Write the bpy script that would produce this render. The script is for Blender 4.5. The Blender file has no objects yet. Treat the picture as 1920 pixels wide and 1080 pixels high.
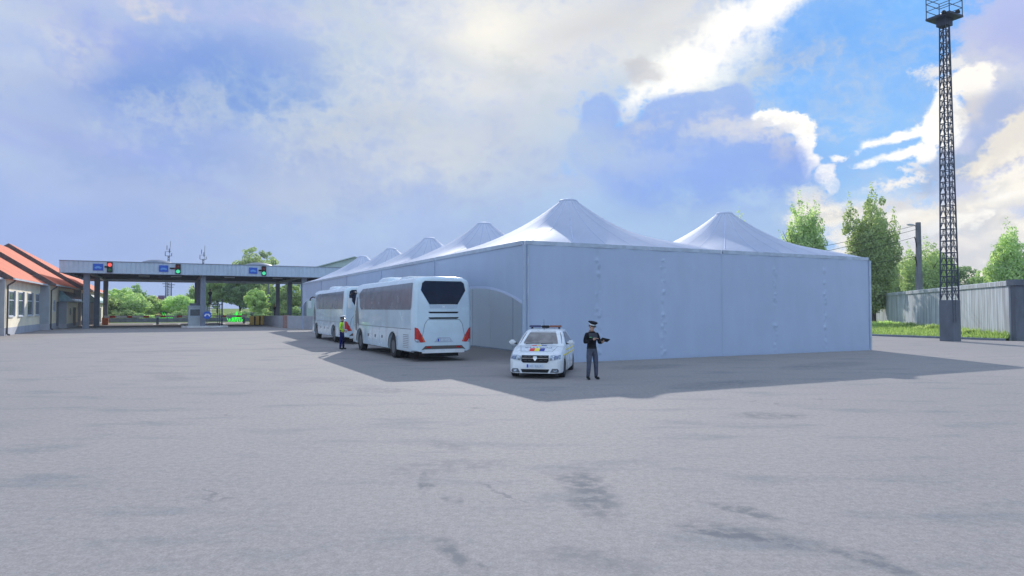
import bpy, bmesh, math, random
from mathutils import Vector, Matrix
from mathutils.bvhtree import BVHTree
R = math.radians
random.seed(7)
C = bpy.context.scene.collection
SC = bpy.context.scene

# ------------------------------------------------------------------ camera
CAMH, FPX, PITCH = 2.2, 1280.0, math.atan(38/1280)
cp, sp = math.cos(PITCH), math.sin(PITCH)
def ray(x, y):
    return Vector((0, cp, sp)) + Vector((1, 0, 0))*((x-960)/FPX) + Vector((0, -sp, cp))*((540-y)/FPX)
def G(x, y, z=0.0):
    d = ray(x, y); t = (z-CAMH)/d.z
    return Vector((d.x*t, d.y*t, z))
def D(x, y, Y):
    d = ray(x, y); t = Y/d.y
    return Vector((d.x*t, Y, CAMH+d.z*t))
def X_at(x, Y):
    return (x-960)/FPX*Y/cp
cd = bpy.data.cameras.new('camera'); cam = bpy.data.objects.new('camera', cd); C.objects.link(cam)
cam.location = (0, 0, CAMH); cam.rotation_euler = (math.pi/2+PITCH, 0, 0)
cd.sensor_width = 36; cd.lens = 36*FPX/1920; cd.clip_end = 6000; cd.clip_start = .1
SC.camera = cam

ANG = R(26.4)
E1 = Vector((math.cos(ANG), math.sin(ANG), 0)); E2 = Vector((-math.sin(ANG), math.cos(ANG), 0))
Z = Vector((0, 0, 1))
TENT = G(983, 683)

# ------------------------------------------------------------------ mesh builder
class MB:
    def __init__(s): s.v = []; s.f = []; s.m = []
    def add(s, vs, fs, m=0):
        b = len(s.v); s.v += [tuple(v) for v in vs]
        for f in fs: s.f.append(tuple(b+i for i in f)); s.m.append(m)
        return s
    def box(s, c, d, m=0, rot=None, taper=None):
        x, y, z = (a/2 for a in d); c = Vector(c)
        p = [Vector((i*x, j*y, k*z)) for k in (-1, 1) for j in (-1, 1) for i in (-1, 1)]
        if taper:
            for q in p[4:]: q.x *= taper; q.y *= taper
        if rot is not None: p = [rot @ q for q in p]
        return s.add([c+q for q in p], [(0, 2, 3, 1), (4, 5, 7, 6), (0, 1, 5, 4), (2, 6, 7, 3), (0, 4, 6, 2), (1, 3, 7, 5)], m)
    def b2(s, lo, hi, m=0):
        lo, hi = Vector(lo), Vector(hi)
        return s.box((lo+hi)/2, hi-lo, m)
    def bev(s, lo, hi, r=.03, m=0):
        bm = bmesh.new(); bmesh.ops.create_cube(bm, size=1)
        lo, hi = Vector(lo), Vector(hi)
        for v in bm.verts: v.co = Vector(((lo[i]+hi[i])/2+v.co[i]*(hi[i]-lo[i]) for i in range(3)))
        bmesh.ops.bevel(bm, geom=bm.edges[:], offset=r, segments=2, affect='EDGES')
        bm.verts.index_update()
        s.add([v.co.copy() for v in bm.verts], [[v.index for v in f.verts] for f in bm.faces], m); bm.free(); return s
    def tube(s, p, q, r, r2=None, n=8, m=0, cap=True):
        p, q = Vector(p), Vector(q); r2 = r if r2 is None else r2
        d = (q-p).normalized(); a = d.orthogonal().normalized(); b = d.cross(a)
        vs = []
        for c, rr in ((p, r), (q, r2)):
            for i in range(n):
                t = 2*math.pi*(i+.5)/n; vs.append(c+a*math.cos(t)*rr+b*math.sin(t)*rr)
        fs = [(i, (i+1) % n, n+(i+1) % n, n+i) for i in range(n)]
        if cap: fs += [tuple(range(n))[::-1], tuple(range(n, 2*n))]
        return s.add(vs, fs, m)
    def path(s, pts, r, n=6, m=0):
        for a, b in zip(pts, pts[1:]): s.tube(a, b, r, n=n, m=m)
        return s
    def prism(s, poly, ext, m=0):
        ext = Vector(ext); n = len(poly); poly = [Vector(p) for p in poly]
        return s.add(poly+[p+ext for p in poly], [tuple(range(n))[::-1], tuple(range(n, 2*n))]+[(i, (i+1) % n, n+(i+1) % n, n+i) for i in range(n)], m)
    def loft(s, rings, m=0, cap=True, closed=True, mf=None):
        n = len(rings[0]); vs = [v for r in rings for v in r]; b = len(s.v); s.v += [tuple(v) for v in vs]
        for k in range(len(rings)-1):
            for i in range(n if closed else n-1):
                j = (i+1) % n
                s.f.append((b+k*n+i, b+k*n+j, b+(k+1)*n+j, b+(k+1)*n+i)); s.m.append(mf(k, i) if mf else m)
        if cap:
            s.f.append(tuple(b+i for i in range(n))[::-1]); s.m.append(m)
            s.f.append(tuple(b+(len(rings)-1)*n+i for i in range(n))); s.m.append(m)
        return s
    def lathe(s, prof, c=(0, 0, 0), n=16, m=0, axis=None, cap=True):
        c = Vector(c); M = Matrix.Identity(3)
        if axis is not None: M = Vector(axis).to_track_quat('Z', 'Y').to_matrix()
        return s.loft([[c+M @ Vector((r*math.cos(2*math.pi*i/n), r*math.sin(2*math.pi*i/n), z)) for i in range(n)] for r, z in prof], m, cap)
    def grid(s, fn, nu, nv, m=0):
        vs = [fn(i/nu, j/nv) for j in range(nv+1) for i in range(nu+1)]
        return s.add(vs, [(j*(nu+1)+i, j*(nu+1)+i+1, (j+1)*(nu+1)+i+1, (j+1)*(nu+1)+i) for j in range(nv) for i in range(nu)], m)
    def build(s, name, mats, parent=None, smooth=None, recalc=True):
        me = bpy.data.meshes.new(name); me.from_pydata(s.v, [], s.f)
        for mt in (mats if isinstance(mats, (list, tuple)) else [mats]): me.materials.append(mt)
        me.polygons.foreach_set('material_index', s.m)
        if recalc:
            bm = bmesh.new(); bm.from_mesh(me); bmesh.ops.recalc_face_normals(bm, faces=bm.faces); bm.to_mesh(me); bm.free()
        if smooth:
            me.polygons.foreach_set('use_smooth', [True]*len(me.polygons)); me.set_sharp_from_angle(angle=R(smooth))
        me.update()
        o = bpy.data.objects.new(name, me); C.objects.link(o)
        if parent is not None: o.parent = parent
        return o

def tag(o, label, cat, group=None):
    o['label'] = label; o['category'] = cat
    if group: o['group'] = group
    return o
def thing(name, label, cat, loc=(0, 0, 0), rz=0, group=None):
    o = bpy.data.objects.new(name, None); C.objects.link(o); o.location = loc; o.rotation_euler = (0, 0, rz)
    o.empty_display_size = .2
    return tag(o, label, cat, group)
def kind(o, k): o['kind'] = k; return o
def copy_tree(o, parent=None):
    c = o.copy(); C.objects.link(c); c.parent = parent
    for ch in list(o.children): copy_tree(ch, c)
    return c
def patch(poly, bvh, axis, start, off, sub=3):
    """a polygon laid on a curved body: each vertex dropped onto the surface along axis."""
    bm = bmesh.new(); f = bm.faces.new([bm.verts.new(p) for p in poly])
    bmesh.ops.triangulate(bm, faces=[f])
    for _ in range(sub): bmesh.ops.subdivide_edges(bm, edges=bm.edges[:], cuts=1, use_grid_fill=True)
    a = Vector(axis); miss = []
    for v in bm.verts:
        o = v.co.copy()
        for i in range(3):
            if abs(a[i]) > .5: o[i] = start
        h, nrm, _, _ = bvh.ray_cast(o, a)
        if h is not None: v.co = h-a*off
        else: miss.append(v)
    if miss: bmesh.ops.delete(bm, geom=miss, context='VERTS')
    bm.verts.index_update(); out = ([v.co.copy() for v in bm.verts], [[v.index for v in f.verts] for f in bm.faces]); bm.free(); return out
def bvh_of(o):
    bm = bmesh.new(); bm.from_mesh(o.data); t = BVHTree.FromBMesh(bm); bm.free(); return t
def text_mesh(txt, size, ext=.0):
    cu = bpy.data.curves.new('lettering', 'FONT'); cu.body = txt; cu.size = size; cu.align_x = 'CENTER'; cu.align_y = 'CENTER'; cu.extrude = ext
    o = bpy.data.objects.new('lettering', cu); C.objects.link(o); bpy.context.view_layer.update()
    me = bpy.data.meshes.new_from_object(o.evaluated_get(bpy.context.evaluated_depsgraph_get()))
    r = ([v.co.copy() for v in me.vertices], [list(p.vertices) for p in me.polygons])
    bpy.data.objects.remove(o); bpy.data.meshes.remove(me); return r

# ------------------------------------------------------------------ materials
def lin(c): return tuple(((v/255)/12.92 if v/255 <= .04045 else ((v/255+.055)/1.055)**2.4) for v in c)
class NT:
    def __init__(s, nt): s.nt = nt
    def n(s, t, ins=None, **kw):
        nd = s.nt.nodes.new(t)
        for k, v in kw.items(): setattr(nd, k, v)
        for k, v in (ins or {}).items(): s.set(nd.inputs[k], v)
        return nd
    def set(s, i, v):
        if isinstance(v, bpy.types.NodeSocket): s.nt.links.new(v, i)
        else: i.default_value = (*v, 1) if (hasattr(v, '__len__') and len(v) == 3 and i.type == 'RGBA') else v
    def math(s, op, a, b=0.0, c=None, clamp=False):
        ins = {0: a, 1: b}
        if c is not None: ins[2] = c
        return s.n('ShaderNodeMath', ins, operation=op, use_clamp=clamp).outputs[0]
    def mix(s, f, a, b, mode='MIX'):
        nd = s.n('ShaderNodeMix', data_type='RGBA', blend_type=mode)
        s.set(nd.inputs[0], f); s.set(nd.inputs[6], a); s.set(nd.inputs[7], b); return nd.outputs[2]
    def noise(s, vec, scale, detail=4, rough=.55, dist=0):
        return s.n('ShaderNodeTexNoise', {'Vector': vec, 'Scale': scale, 'Detail': detail, 'Roughness': rough, 'Distortion': dist})
    def mr(s, v, a, b, c=0.0, d=1.0, smooth=True):
        return s.n('ShaderNodeMapRange', {0: v, 1: a, 2: b, 3: c, 4: d}, interpolation_type='SMOOTHSTEP' if smooth else 'LINEAR').outputs[0]
    def mapping(s, vec, sc=(1, 1, 1), rot=(0, 0, 0), loc=(0, 0, 0)):
        return s.n('ShaderNodeMapping', {'Vector': vec, 'Scale': sc, 'Rotation': rot, 'Location': loc}).outputs[0]
def new_mat(name):
    m = bpy.data.materials.new(name); m.use_nodes = True; nt = m.node_tree; nt.nodes.clear(); w = NT(nt)
    out = w.n('ShaderNodeOutputMaterial'); b = w.n('ShaderNodeBsdfPrincipled'); nt.links.new(b.outputs[0], out.inputs[0])
    return m, w, b, out
def pm(name, col, rough=.6, metal=0, ns=6.0, amt=.12, st=(1, 1, 1), bump=0, bs=40, coat=0, spec=.5, dirt=0, dirtc=(.2, .18, .16), emit=None):
    m, w, b, _ = new_mat(name)
    tc = w.n('ShaderNodeTexCoord').outputs['Object']
    v = w.mapping(tc, st)
    n = w.noise(v, ns, 5).outputs[0]
    f = w.mr(n, .3, .7, 1-amt, 1+amt)
    c = w.mix(1.0, col, w.n('ShaderNodeCombineColor', {0: f, 1: f, 2: f}).outputs[0], 'MULTIPLY')
    if dirt:
        n2 = w.noise(w.mapping(tc, (st[0]*1.3, st[1]*1.3, st[2]*.5)), ns*.45, 6, .65).outputs[0]
        c = w.mix(w.mr(n2, .5, .75, 0, dirt), c, dirtc)
    w.set(b.inputs['Base Color'], c)
    w.set(b.inputs['Roughness'], w.mr(n, .3, .7, max(.02, rough-.06), min(1, rough+.06)))
    b.inputs['Metallic'].default_value = metal; b.inputs['Coat Weight'].default_value = coat; b.inputs['Coat Roughness'].default_value = .06
    b.inputs['Specular IOR Level'].default_value = spec
    if emit:
        b.inputs['Emission Color'].default_value = (*emit[0], 1); b.inputs['Emission Strength'].default_value = emit[1]
    if bump:
        bn = w.noise(v, bs, 4).outputs[0]
        w.set(b.inputs['Normal'], w.n('ShaderNodeBump', {'Strength': .6, 'Distance': bump, 'Height': bn}).outputs[0])
    return m

M = {}
M['fabric'] = None
def fabric(name, col, transl=.12, tcol=None):
    m, w, b, out = new_mat(name)
    tc = w.n('ShaderNodeTexCoord').outputs['Object']
    n1 = w.noise(w.mapping(tc, (1, 1, .12)), 2.2, 5, .6).outputs[0]
    n2 = w.noise(tc, .5, 4).outputs[0]
    f = w.math('MULTIPLY', w.mr(n1, .3, .7, .985, 1.012), w.mr(n2, .3, .7, .97, 1.025))
    c = w.mix(1.0, col, w.n('ShaderNodeCombineColor', {0: f, 1: f, 2: f}).outputs[0], 'MULTIPLY')
    w.set(b.inputs['Base Color'], c); b.inputs['Roughness'].default_value = .62; b.inputs['Specular IOR Level'].default_value = .3
    bn = w.noise(w.mapping(tc, (1, 1, .08)), 5, 4, .6).outputs[0]
    w.set(b.inputs['Normal'], w.n('ShaderNodeBump', {'Strength': .25, 'Distance': .008, 'Height': bn}).outputs[0])
    t = w.n('ShaderNodeBsdfTranslucent', {'Color': tcol or c})
    ms = w.n('ShaderNodeMixShader', {0: transl, 1: b.outputs[0], 2: t.outputs[0]})
    w.nt.links.new(ms.outputs[0], out.inputs[0]); return m
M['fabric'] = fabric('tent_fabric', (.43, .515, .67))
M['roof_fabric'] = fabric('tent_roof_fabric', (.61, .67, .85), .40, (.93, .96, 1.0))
M['lining'] = fabric('lining_fabric', (.88, .96, 1.0), .3)
M['roof_seam'] = pm('roof_seam', (.48, .54, .70), .7)
M['trim'] = pm('tent_trim', (.40, .47, .57), .5, ns=3)
M['tie'] = pm('lacing', (.55, .6, .68), .7)
M['white_paint'] = pm('white_paint', (.74, .77, .80), .28, ns=1.5, amt=.04, coat=.5, dirt=.12)
M['bus_paint'] = pm('bus_paint', (.57, .69, .78), .22, ns=1.2, amt=.05, coat=.6, dirt=.15)
M['tint'] = pm('tinted_glass', (.17, .19, .225), .22, ns=2, amt=.08, spec=.2)
M['dark_glass'] = pm('dark_glass', (.007, .012, .034), .05, ns=2, amt=.2, spec=.22)
M['screen_glass'] = pm('windscreen_glass', (.20, .185, .175), .08, ns=2.5, amt=.35, spec=.5)
M['black'] = pm('black_plastic', (.010, .010, .012), .5, spec=.25)
M['rubber'] = pm('rubber', (.018, .018, .02), .8, bump=.004, bs=60)
M['rim'] = pm('rim_metal', (.13, .14, .16), .45, .5)
M['chrome'] = pm('chrome', (.7, .72, .75), .15, 1.0)
M['red_lens'] = pm('red_lens', (.50, .012, .012), .15, coat=.5)
M['orange_lens'] = pm('orange_lens', (.8, .16, .02), .15, coat=.5)
M['clear_lens'] = pm('clear_lens', (.36, .42, .5), .08, ns=14, amt=.6, coat=1)
M['brown'] = pm('brown_plastic', (.09, .075, .07), .5)
M['panel_line'] = pm('panel_gap', (.12, .13, .15), .6)
M['grey_metal'] = pm('grey_metal', (.19, .22, .28), .45, .3, ns=2, amt=.12, dirt=.2)
M['fascia'] = pm('fascia_metal', (.43, .53, .64), .5, .1, ns=1.2, amt=.06, dirt=.1)
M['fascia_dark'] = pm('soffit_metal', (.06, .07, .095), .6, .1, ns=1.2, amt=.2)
M['tower'] = pm('tower_steel', (.045, .055, .085), .55, .2)
M['conc'] = pm('concrete', (.37, .40, .44), .85, ns=2.6, amt=.42, st=(1.6, 1.6, .09), bump=.01, bs=25, dirt=.85, dirtc=(.17, .185, .22))
M['conc_dark'] = pm('dark_and_shaded_concrete', (.13, .145, .18), .85, ns=1.2, amt=.2, st=(1, 1, .4), bump=.01, dirt=.5, dirtc=(.04, .045, .06))
M['conc_light'] = pm('pale_concrete', (.42, .44, .47), .85, ns=1.5, amt=.12, bump=.006, dirt=.25)
M['booth'] = pm('booth_panel', (.40, .46, .50), .5, ns=2, amt=.08, dirt=.15)
M['island'] = pm('island_concrete', (.66, .67, .68), .85, ns=1.5, amt=.1)
M['kerb'] = pm('kerb_stone', (.17, .19, .24), .85, ns=2, amt=.15, bump=.006)
M['plaster'] = pm('cream_plaster', (.97, .86, .64), .85, ns=.5, amt=.08, bump=.004, dirt=.35, dirtc=(.88, .87, .85))
M['plinth'] = pm('plinth', (.46, .47, .52), .85, ns=1, amt=.1)
M['wall_grey'] = pm('grey_wall_and_shade', (.36, .39, .44), .85, ns=1, amt=.08)  # grey walls, and the painted shade on the cream building's ends
M['tile'] = None
M['tile_shade'] = pm('shaded_tile_end', (.10, .08, .08), .8, ns=4, amt=.3)  # dark copy of the roof tile with the shade in its colour
M['gutter'] = pm('gutter', (.6, .63, .66), .5)
M['pipe'] = pm('downpipe', (.05, .05, .06), .5)
M['pane'] = pm('window_pane', (.08, .10, .13), .1)
M['frame_white'] = pm('white_frame', (.7, .72, .75), .5)
M['teal'] = pm('teal_awning', (.20, .36, .42), .3, ns=2, amt=.2, coat=.3)
M['brick'] = None
M['yellow'] = pm('yellow_paint', (.95, .62, .12), .6, dirt=.2, dirtc=(.5, .3, .06))
M['orange_paint'] = pm('orange_paint', (.62, .14, .015), .5)
M['red_paint'] = pm('red_paint', (.55, .04, .02), .5)
M['road_white'] = pm('road_marking', (.75, .75, .75), .8, ns=6, amt=.1)
M['blue_sign'] = pm('blue_sign', (.015, .09, .50), .4, amt=.05)
M['sign_white'] = pm('sign_white', (.75, .78, .82), .4, amt=.03)
M['sign_pale'] = pm('sign_pale_blue', (.12, .33, .72), .4, amt=.03)
M['flag_red'] = pm('decal_red', (.75, .03, .03), .5)
M['flag_yellow'] = pm('decal_yellow', (.85, .70, .03), .5)
M['flag_blue'] = pm('decal_blue', (.03, .045, .30), .5)
M['letter'] = pm('decal_letter', (.10, .12, .22), .4)
M['plate'] = pm('number_plate', (.55, .62, .72), .5)
M['plate_blue'] = pm('plate_blue', (.02, .06, .55), .5)
M['lamp_red'] = pm('lamp_red', (.8, .1, .08), .3, emit=((1, .12, .1), .8))
M['lamp_green'] = pm('lamp_green', (.1, .7, .3), .3, emit=((.06, .85, .4), .6))
M['off_red'] = pm('lamp_off_red', (.16, .01, .01), .3)
M['off_green'] = pm('lamp_off_green', (.01, .12, .05), .3)
M['bar_blue'] = pm('beacon_blue', (.05, .06, .16), .2, coat=.3)
M['bar_red'] = pm('beacon_red', (.26, .09, .07), .2, coat=.3)
M['lamp_inner'] = pm('lamp_inner', (.10, .14, .24), .1, ns=20, amt=.5, coat=1)
M['skin'] = pm('skin', (.50, .30, .22), .55, ns=12, amt=.08)
M['uniform'] = pm('black_uniform', (.010, .011, .016), .8, spec=.12, ns=9, amt=.3, bump=.01, bs=14)
M['grey_cloth'] = pm('grey_trousers', (.085, .095, .135), .85, spec=.12, ns=7, amt=.22, bump=.012, bs=12)
M['vest_grey'] = pm('grey_yoke', (.055, .06, .075), .85, spec=.12)
M['navy'] = pm('navy_trousers', (.008, .012, .09), .85, spec=.12, ns=7, amt=.25, bump=.012, bs=12)
M['hivis'] = pm('hivis_jacket', (.50, .84, .03), .6, ns=8, amt=.2, bump=.012, bs=12)
M['reflect'] = pm('reflective_band', (.45, .55, .58), .4)
M['shoe'] = pm('shoe_leather', (.008, .009, .012), .4, spec=.25)
M['hair'] = pm('hair', (.02, .015, .012), .7)
M['cap_white'] = pm('cap_white', (.72, .74, .78), .6)
M['badge_green'] = pm('badge_green', (.10, .38, .16), .6)
M['green_roof'] = pm('hall_roof', (.42, .52, .56), .5, ns=1, amt=.06)
M['bark'] = pm('bark', (.06, .05, .042), .9, ns=8, amt=.3, st=(1, 1, .25), bump=.02)
M['barkpole'] = pm('weathered_pole', (.15, .155, .18), .85, ns=4, amt=.25, st=(1, 1, .2), bump=.01, dirt=.4, dirtc=(.16, .11, .09))
M['purple'] = pm('purple_board', (.16, .10, .20), .6)
M['house'] = pm('ochre_house', (.62, .34, .16), .8)
M['house_roof'] = pm('house_roof', (.35, .14, .09), .8)
M['seat_fabric'] = pm('car_seats', (.10, .09, .085), .9)
M['neon'] = None

def tile_mat():
    m, w, b, _ = new_mat('clay_roof_tiles')
    tc = w.n('ShaderNodeTexCoord').outputs['Object']
    n = w.noise(tc, .6, 5).outputs[0]; n2 = w.noise(tc, 7, 3).outputs[0]
    c = w.mix(w.mr(n, .35, .7), (.72, .165, .065), (.64, .14, .055))
    c = w.mix(w.mr(n2, .5, .78, 0, .35), c, (.46, .15, .09))
    sx = w.n('ShaderNodeSeparateXYZ', {0: tc})
    row = w.math('FRACT', w.math('MULTIPLY', sx.outputs[0], 2.4)); col = w.math('FRACT', w.math('MULTIPLY', sx.outputs[1], 3.3))
    h = w.math('ADD', row, w.math('SINE', w.math('MULTIPLY', col, 3.14159)))
    w.set(b.inputs['Base Color'], c); b.inputs['Roughness'].default_value = .8
    w.set(b.inputs['Normal'], w.n('ShaderNodeBump', {'Strength': .5, 'Distance': .05, 'Height': h}).outputs[0]); return m
M['tile'] = tile_mat()
def brick_mat():
    m, w, b, _ = new_mat('brickwork')
    tc = w.n('ShaderNodeTexCoord').outputs['Object']
    sx = w.n('ShaderNodeSeparateXYZ', {0: tc})
    v = w.n('ShaderNodeCombineXYZ', {0: w.math('ADD', sx.outputs[0], sx.outputs[1]), 1: sx.outputs[2], 2: 0.0}).outputs[0]
    br = w.n('ShaderNodeTexBrick', {'Vector': v, 'Color1': (.30, .15, .12), 'Color2': (.38, .22, .19), 'Mortar': (.35, .33, .33), 'Scale': 4.0, 'Mortar Size': .02})
    w.set(b.inputs['Base Color'], br.outputs[0]); b.inputs['Roughness'].default_value = .85; return m
M['brick'] = brick_mat()
def leaf_mat(name, c1, c2, tr=.45):
    m, w, b, out = new_mat(name)
    at = w.n('ShaderNodeAttribute', attribute_name='tone').outputs['Fac']
    info = w.n('ShaderNodeObjectInfo').outputs['Random']
    c = w.mix(at, c1, c2)
    hs = w.n('ShaderNodeHueSaturation', {'Hue': w.mr(info, 0, 1, .498, .515), 'Saturation': 1.0, 'Value': w.mr(info, 0, 1, .85, 1.15), 'Fac': 1.0, 'Color': c}).outputs[0]
    d = w.n('ShaderNodeBsdfDiffuse', {'Color': hs}); t = w.n('ShaderNodeBsdfTranslucent', {'Color': w.mix(1, hs, (1.8, 1.9, 1.15), 'MULTIPLY')})
    ms = w.n('ShaderNodeMixShader', {0: tr, 1: d.outputs[0], 2: t.outputs[0]})
    w.nt.links.new(ms.outputs[0], out.inputs[0]); return m
M['leaf'] = leaf_mat('leaf_green', (.21, .28, .15), (.53, .60, .34))
M['leaf_dark'] = leaf_mat('leaf_dark', (.14, .21, .13), (.34, .44, .26), .45)
M['leaf_light'] = leaf_mat('leaf_light', (.29, .38, .18), (.58, .66, .36))
M['grassblade'] = leaf_mat('grass_blade', (.19, .26, .09), (.36, .44, .18), .4)
M['neon'] = leaf_mat('vivid_leaf', (.02, .55, .03), (.12, .95, .10), .4)

def ground_mat():
    m, w, b, _ = new_mat('yard_concrete')
    P = w.n('ShaderNodeNewGeometry').outputs['Position']
    big = w.noise(P, .09, 5, .6).outputs[0]
    mid = w.noise(w.mapping(P, (.5, 1.3, 1), (0, 0, R(12))), .8, 6, .65).outputs[0]
    fine = w.noise(P, 11, 6, .75).outputs[0]
    speck = w.noise(P, 42, 4, .75).outputs[0]
    c = w.mix(w.mr(big, .35, .65), (.288, .266, .258), (.316, .286, .274))
    pink = w.noise(P, 4.5, 6, .7).outputs[0]
    c = w.mix(w.mr(pink, .55, .72, 0, .45), c, (0.304, 0.276, 0.269))
    c = w.mix(w.mr(pink, .46, .30, 0, .45), c, (0.209, 0.227, 0.241))
    c = w.mix(w.mr(mid, .50, .72, 0, .75), c, (0.198, 0.204, 0.217))
    f = w.math('MULTIPLY', w.mr(fine, .32, .68, .87, 1.12), w.mr(speck, .3, .7, .84, 1.14))
    c = w.mix(1, c, w.n('ShaderNodeCombineColor', {0: f, 1: f, 2: f}).outputs[0], 'MULTIPLY')
    # streaky stains running over the yard
    st = w.noise(w.mapping(P, (.10, .55, 1), (0, 0, R(-16))), 1.1, 6, .6, .5).outputs[0]
    gate = w.noise(P, .12, 3).outputs[0]
    c = w.mix(w.math('MULTIPLY', w.mr(st, .60, .72), w.mr(gate, .48, .62, 0, .55)), c, (0.156, 0.162, 0.170))
    # cracks
    wp = w.n('ShaderNodeVectorMath', {0: P, 1: w.n('ShaderNodeVectorMath', {0: w.noise(P, 1.2, 5).outputs[1], 'Scale': 1.4}, operation='SCALE').outputs[0]}, operation='ADD').outputs[0]
    vo = w.n('ShaderNodeTexVoronoi', {'Vector': wp, 'Scale': .16}, feature='DISTANCE_TO_EDGE').outputs['Distance']
    gc = w.noise(P, .45, 3).outputs[0]
    c = w.mix(w.math('MULTIPLY', w.mr(vo, .007, .0015), w.mr(gc, .58, .66, 0, .5)), c, (0.131, 0.131, 0.143))
    # oil and tyre stains with outlines of their own
    sx = w.n('ShaderNodeSeparateXYZ', {0: P})
    warp = w.noise(P, 1.5, 6, .65).outputs[1]; ws = w.n('ShaderNodeSeparateColor', {0: warp})
    px = w.math('ADD', sx.outputs[0], w.math('MULTIPLY_ADD', ws.outputs[0], .55, -.275)); py = w.math('ADD', sx.outputs[1], w.math('MULTIPLY_ADD', ws.outputs[1], .55, -.275))
    brk = w.mr(w.noise(P, 5, 5, .65).outputs[0], .38, .60, .15, 1)
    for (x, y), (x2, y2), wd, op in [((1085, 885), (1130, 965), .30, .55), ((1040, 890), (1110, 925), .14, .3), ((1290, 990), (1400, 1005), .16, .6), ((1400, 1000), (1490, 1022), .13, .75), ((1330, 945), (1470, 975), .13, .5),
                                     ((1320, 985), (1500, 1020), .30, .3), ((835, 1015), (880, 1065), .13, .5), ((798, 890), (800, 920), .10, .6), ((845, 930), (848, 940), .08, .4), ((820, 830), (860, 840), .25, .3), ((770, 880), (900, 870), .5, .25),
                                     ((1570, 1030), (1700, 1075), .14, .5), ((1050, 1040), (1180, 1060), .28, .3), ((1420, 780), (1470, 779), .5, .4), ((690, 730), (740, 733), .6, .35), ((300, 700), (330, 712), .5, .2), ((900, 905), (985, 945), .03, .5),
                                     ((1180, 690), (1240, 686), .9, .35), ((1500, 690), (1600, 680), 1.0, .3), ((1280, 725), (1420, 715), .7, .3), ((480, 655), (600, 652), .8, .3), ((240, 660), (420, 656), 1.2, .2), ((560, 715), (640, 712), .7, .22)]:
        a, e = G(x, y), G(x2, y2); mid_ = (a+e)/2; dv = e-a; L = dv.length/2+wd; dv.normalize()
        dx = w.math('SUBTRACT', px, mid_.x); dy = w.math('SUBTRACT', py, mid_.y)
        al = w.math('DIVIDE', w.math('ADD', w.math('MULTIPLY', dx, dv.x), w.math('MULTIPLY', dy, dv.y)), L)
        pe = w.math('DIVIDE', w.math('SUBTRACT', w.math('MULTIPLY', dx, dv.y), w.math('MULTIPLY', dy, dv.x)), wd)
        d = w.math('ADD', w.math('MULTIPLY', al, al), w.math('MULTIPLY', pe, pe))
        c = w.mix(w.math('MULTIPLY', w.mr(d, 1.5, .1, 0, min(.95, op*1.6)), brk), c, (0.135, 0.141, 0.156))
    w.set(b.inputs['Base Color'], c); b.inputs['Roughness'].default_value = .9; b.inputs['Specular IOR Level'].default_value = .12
    hb = w.math('ADD', w.math('MULTIPLY', fine, .7), speck)
    w.set(b.inputs['Normal'], w.n('ShaderNodeBump', {'Strength': .2, 'Distance': .008, 'Height': hb}).outputs[0])
    return m
M['ground'] = ground_mat()
def grass_mat():
    m, w, b, _ = new_mat('grass_ground')
    P = w.n('ShaderNodeNewGeometry').outputs['Position']
    n = w.noise(P, .25, 6, .65).outputs[0]; n2 = w.noise(P, 4, 5, .7).outputs[0]
    c = w.mix(w.mr(n, .35, .65), (.21, .27, .10), (.30, .36, .14)); c = w.mix(w.mr(n2, .4, .7, 0, .6), c, (.07, .115, .035))
    w.set(b.inputs['Base Color'], c); b.inputs['Roughness'].default_value = 1; b.inputs['Specular IOR Level'].default_value = 0
    w.set(b.inputs['Normal'], w.n('ShaderNodeBump', {'Strength': .8, 'Distance': .08, 'Height': n2}).outputs[0]); return m
M['grass'] = grass_mat()

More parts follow.
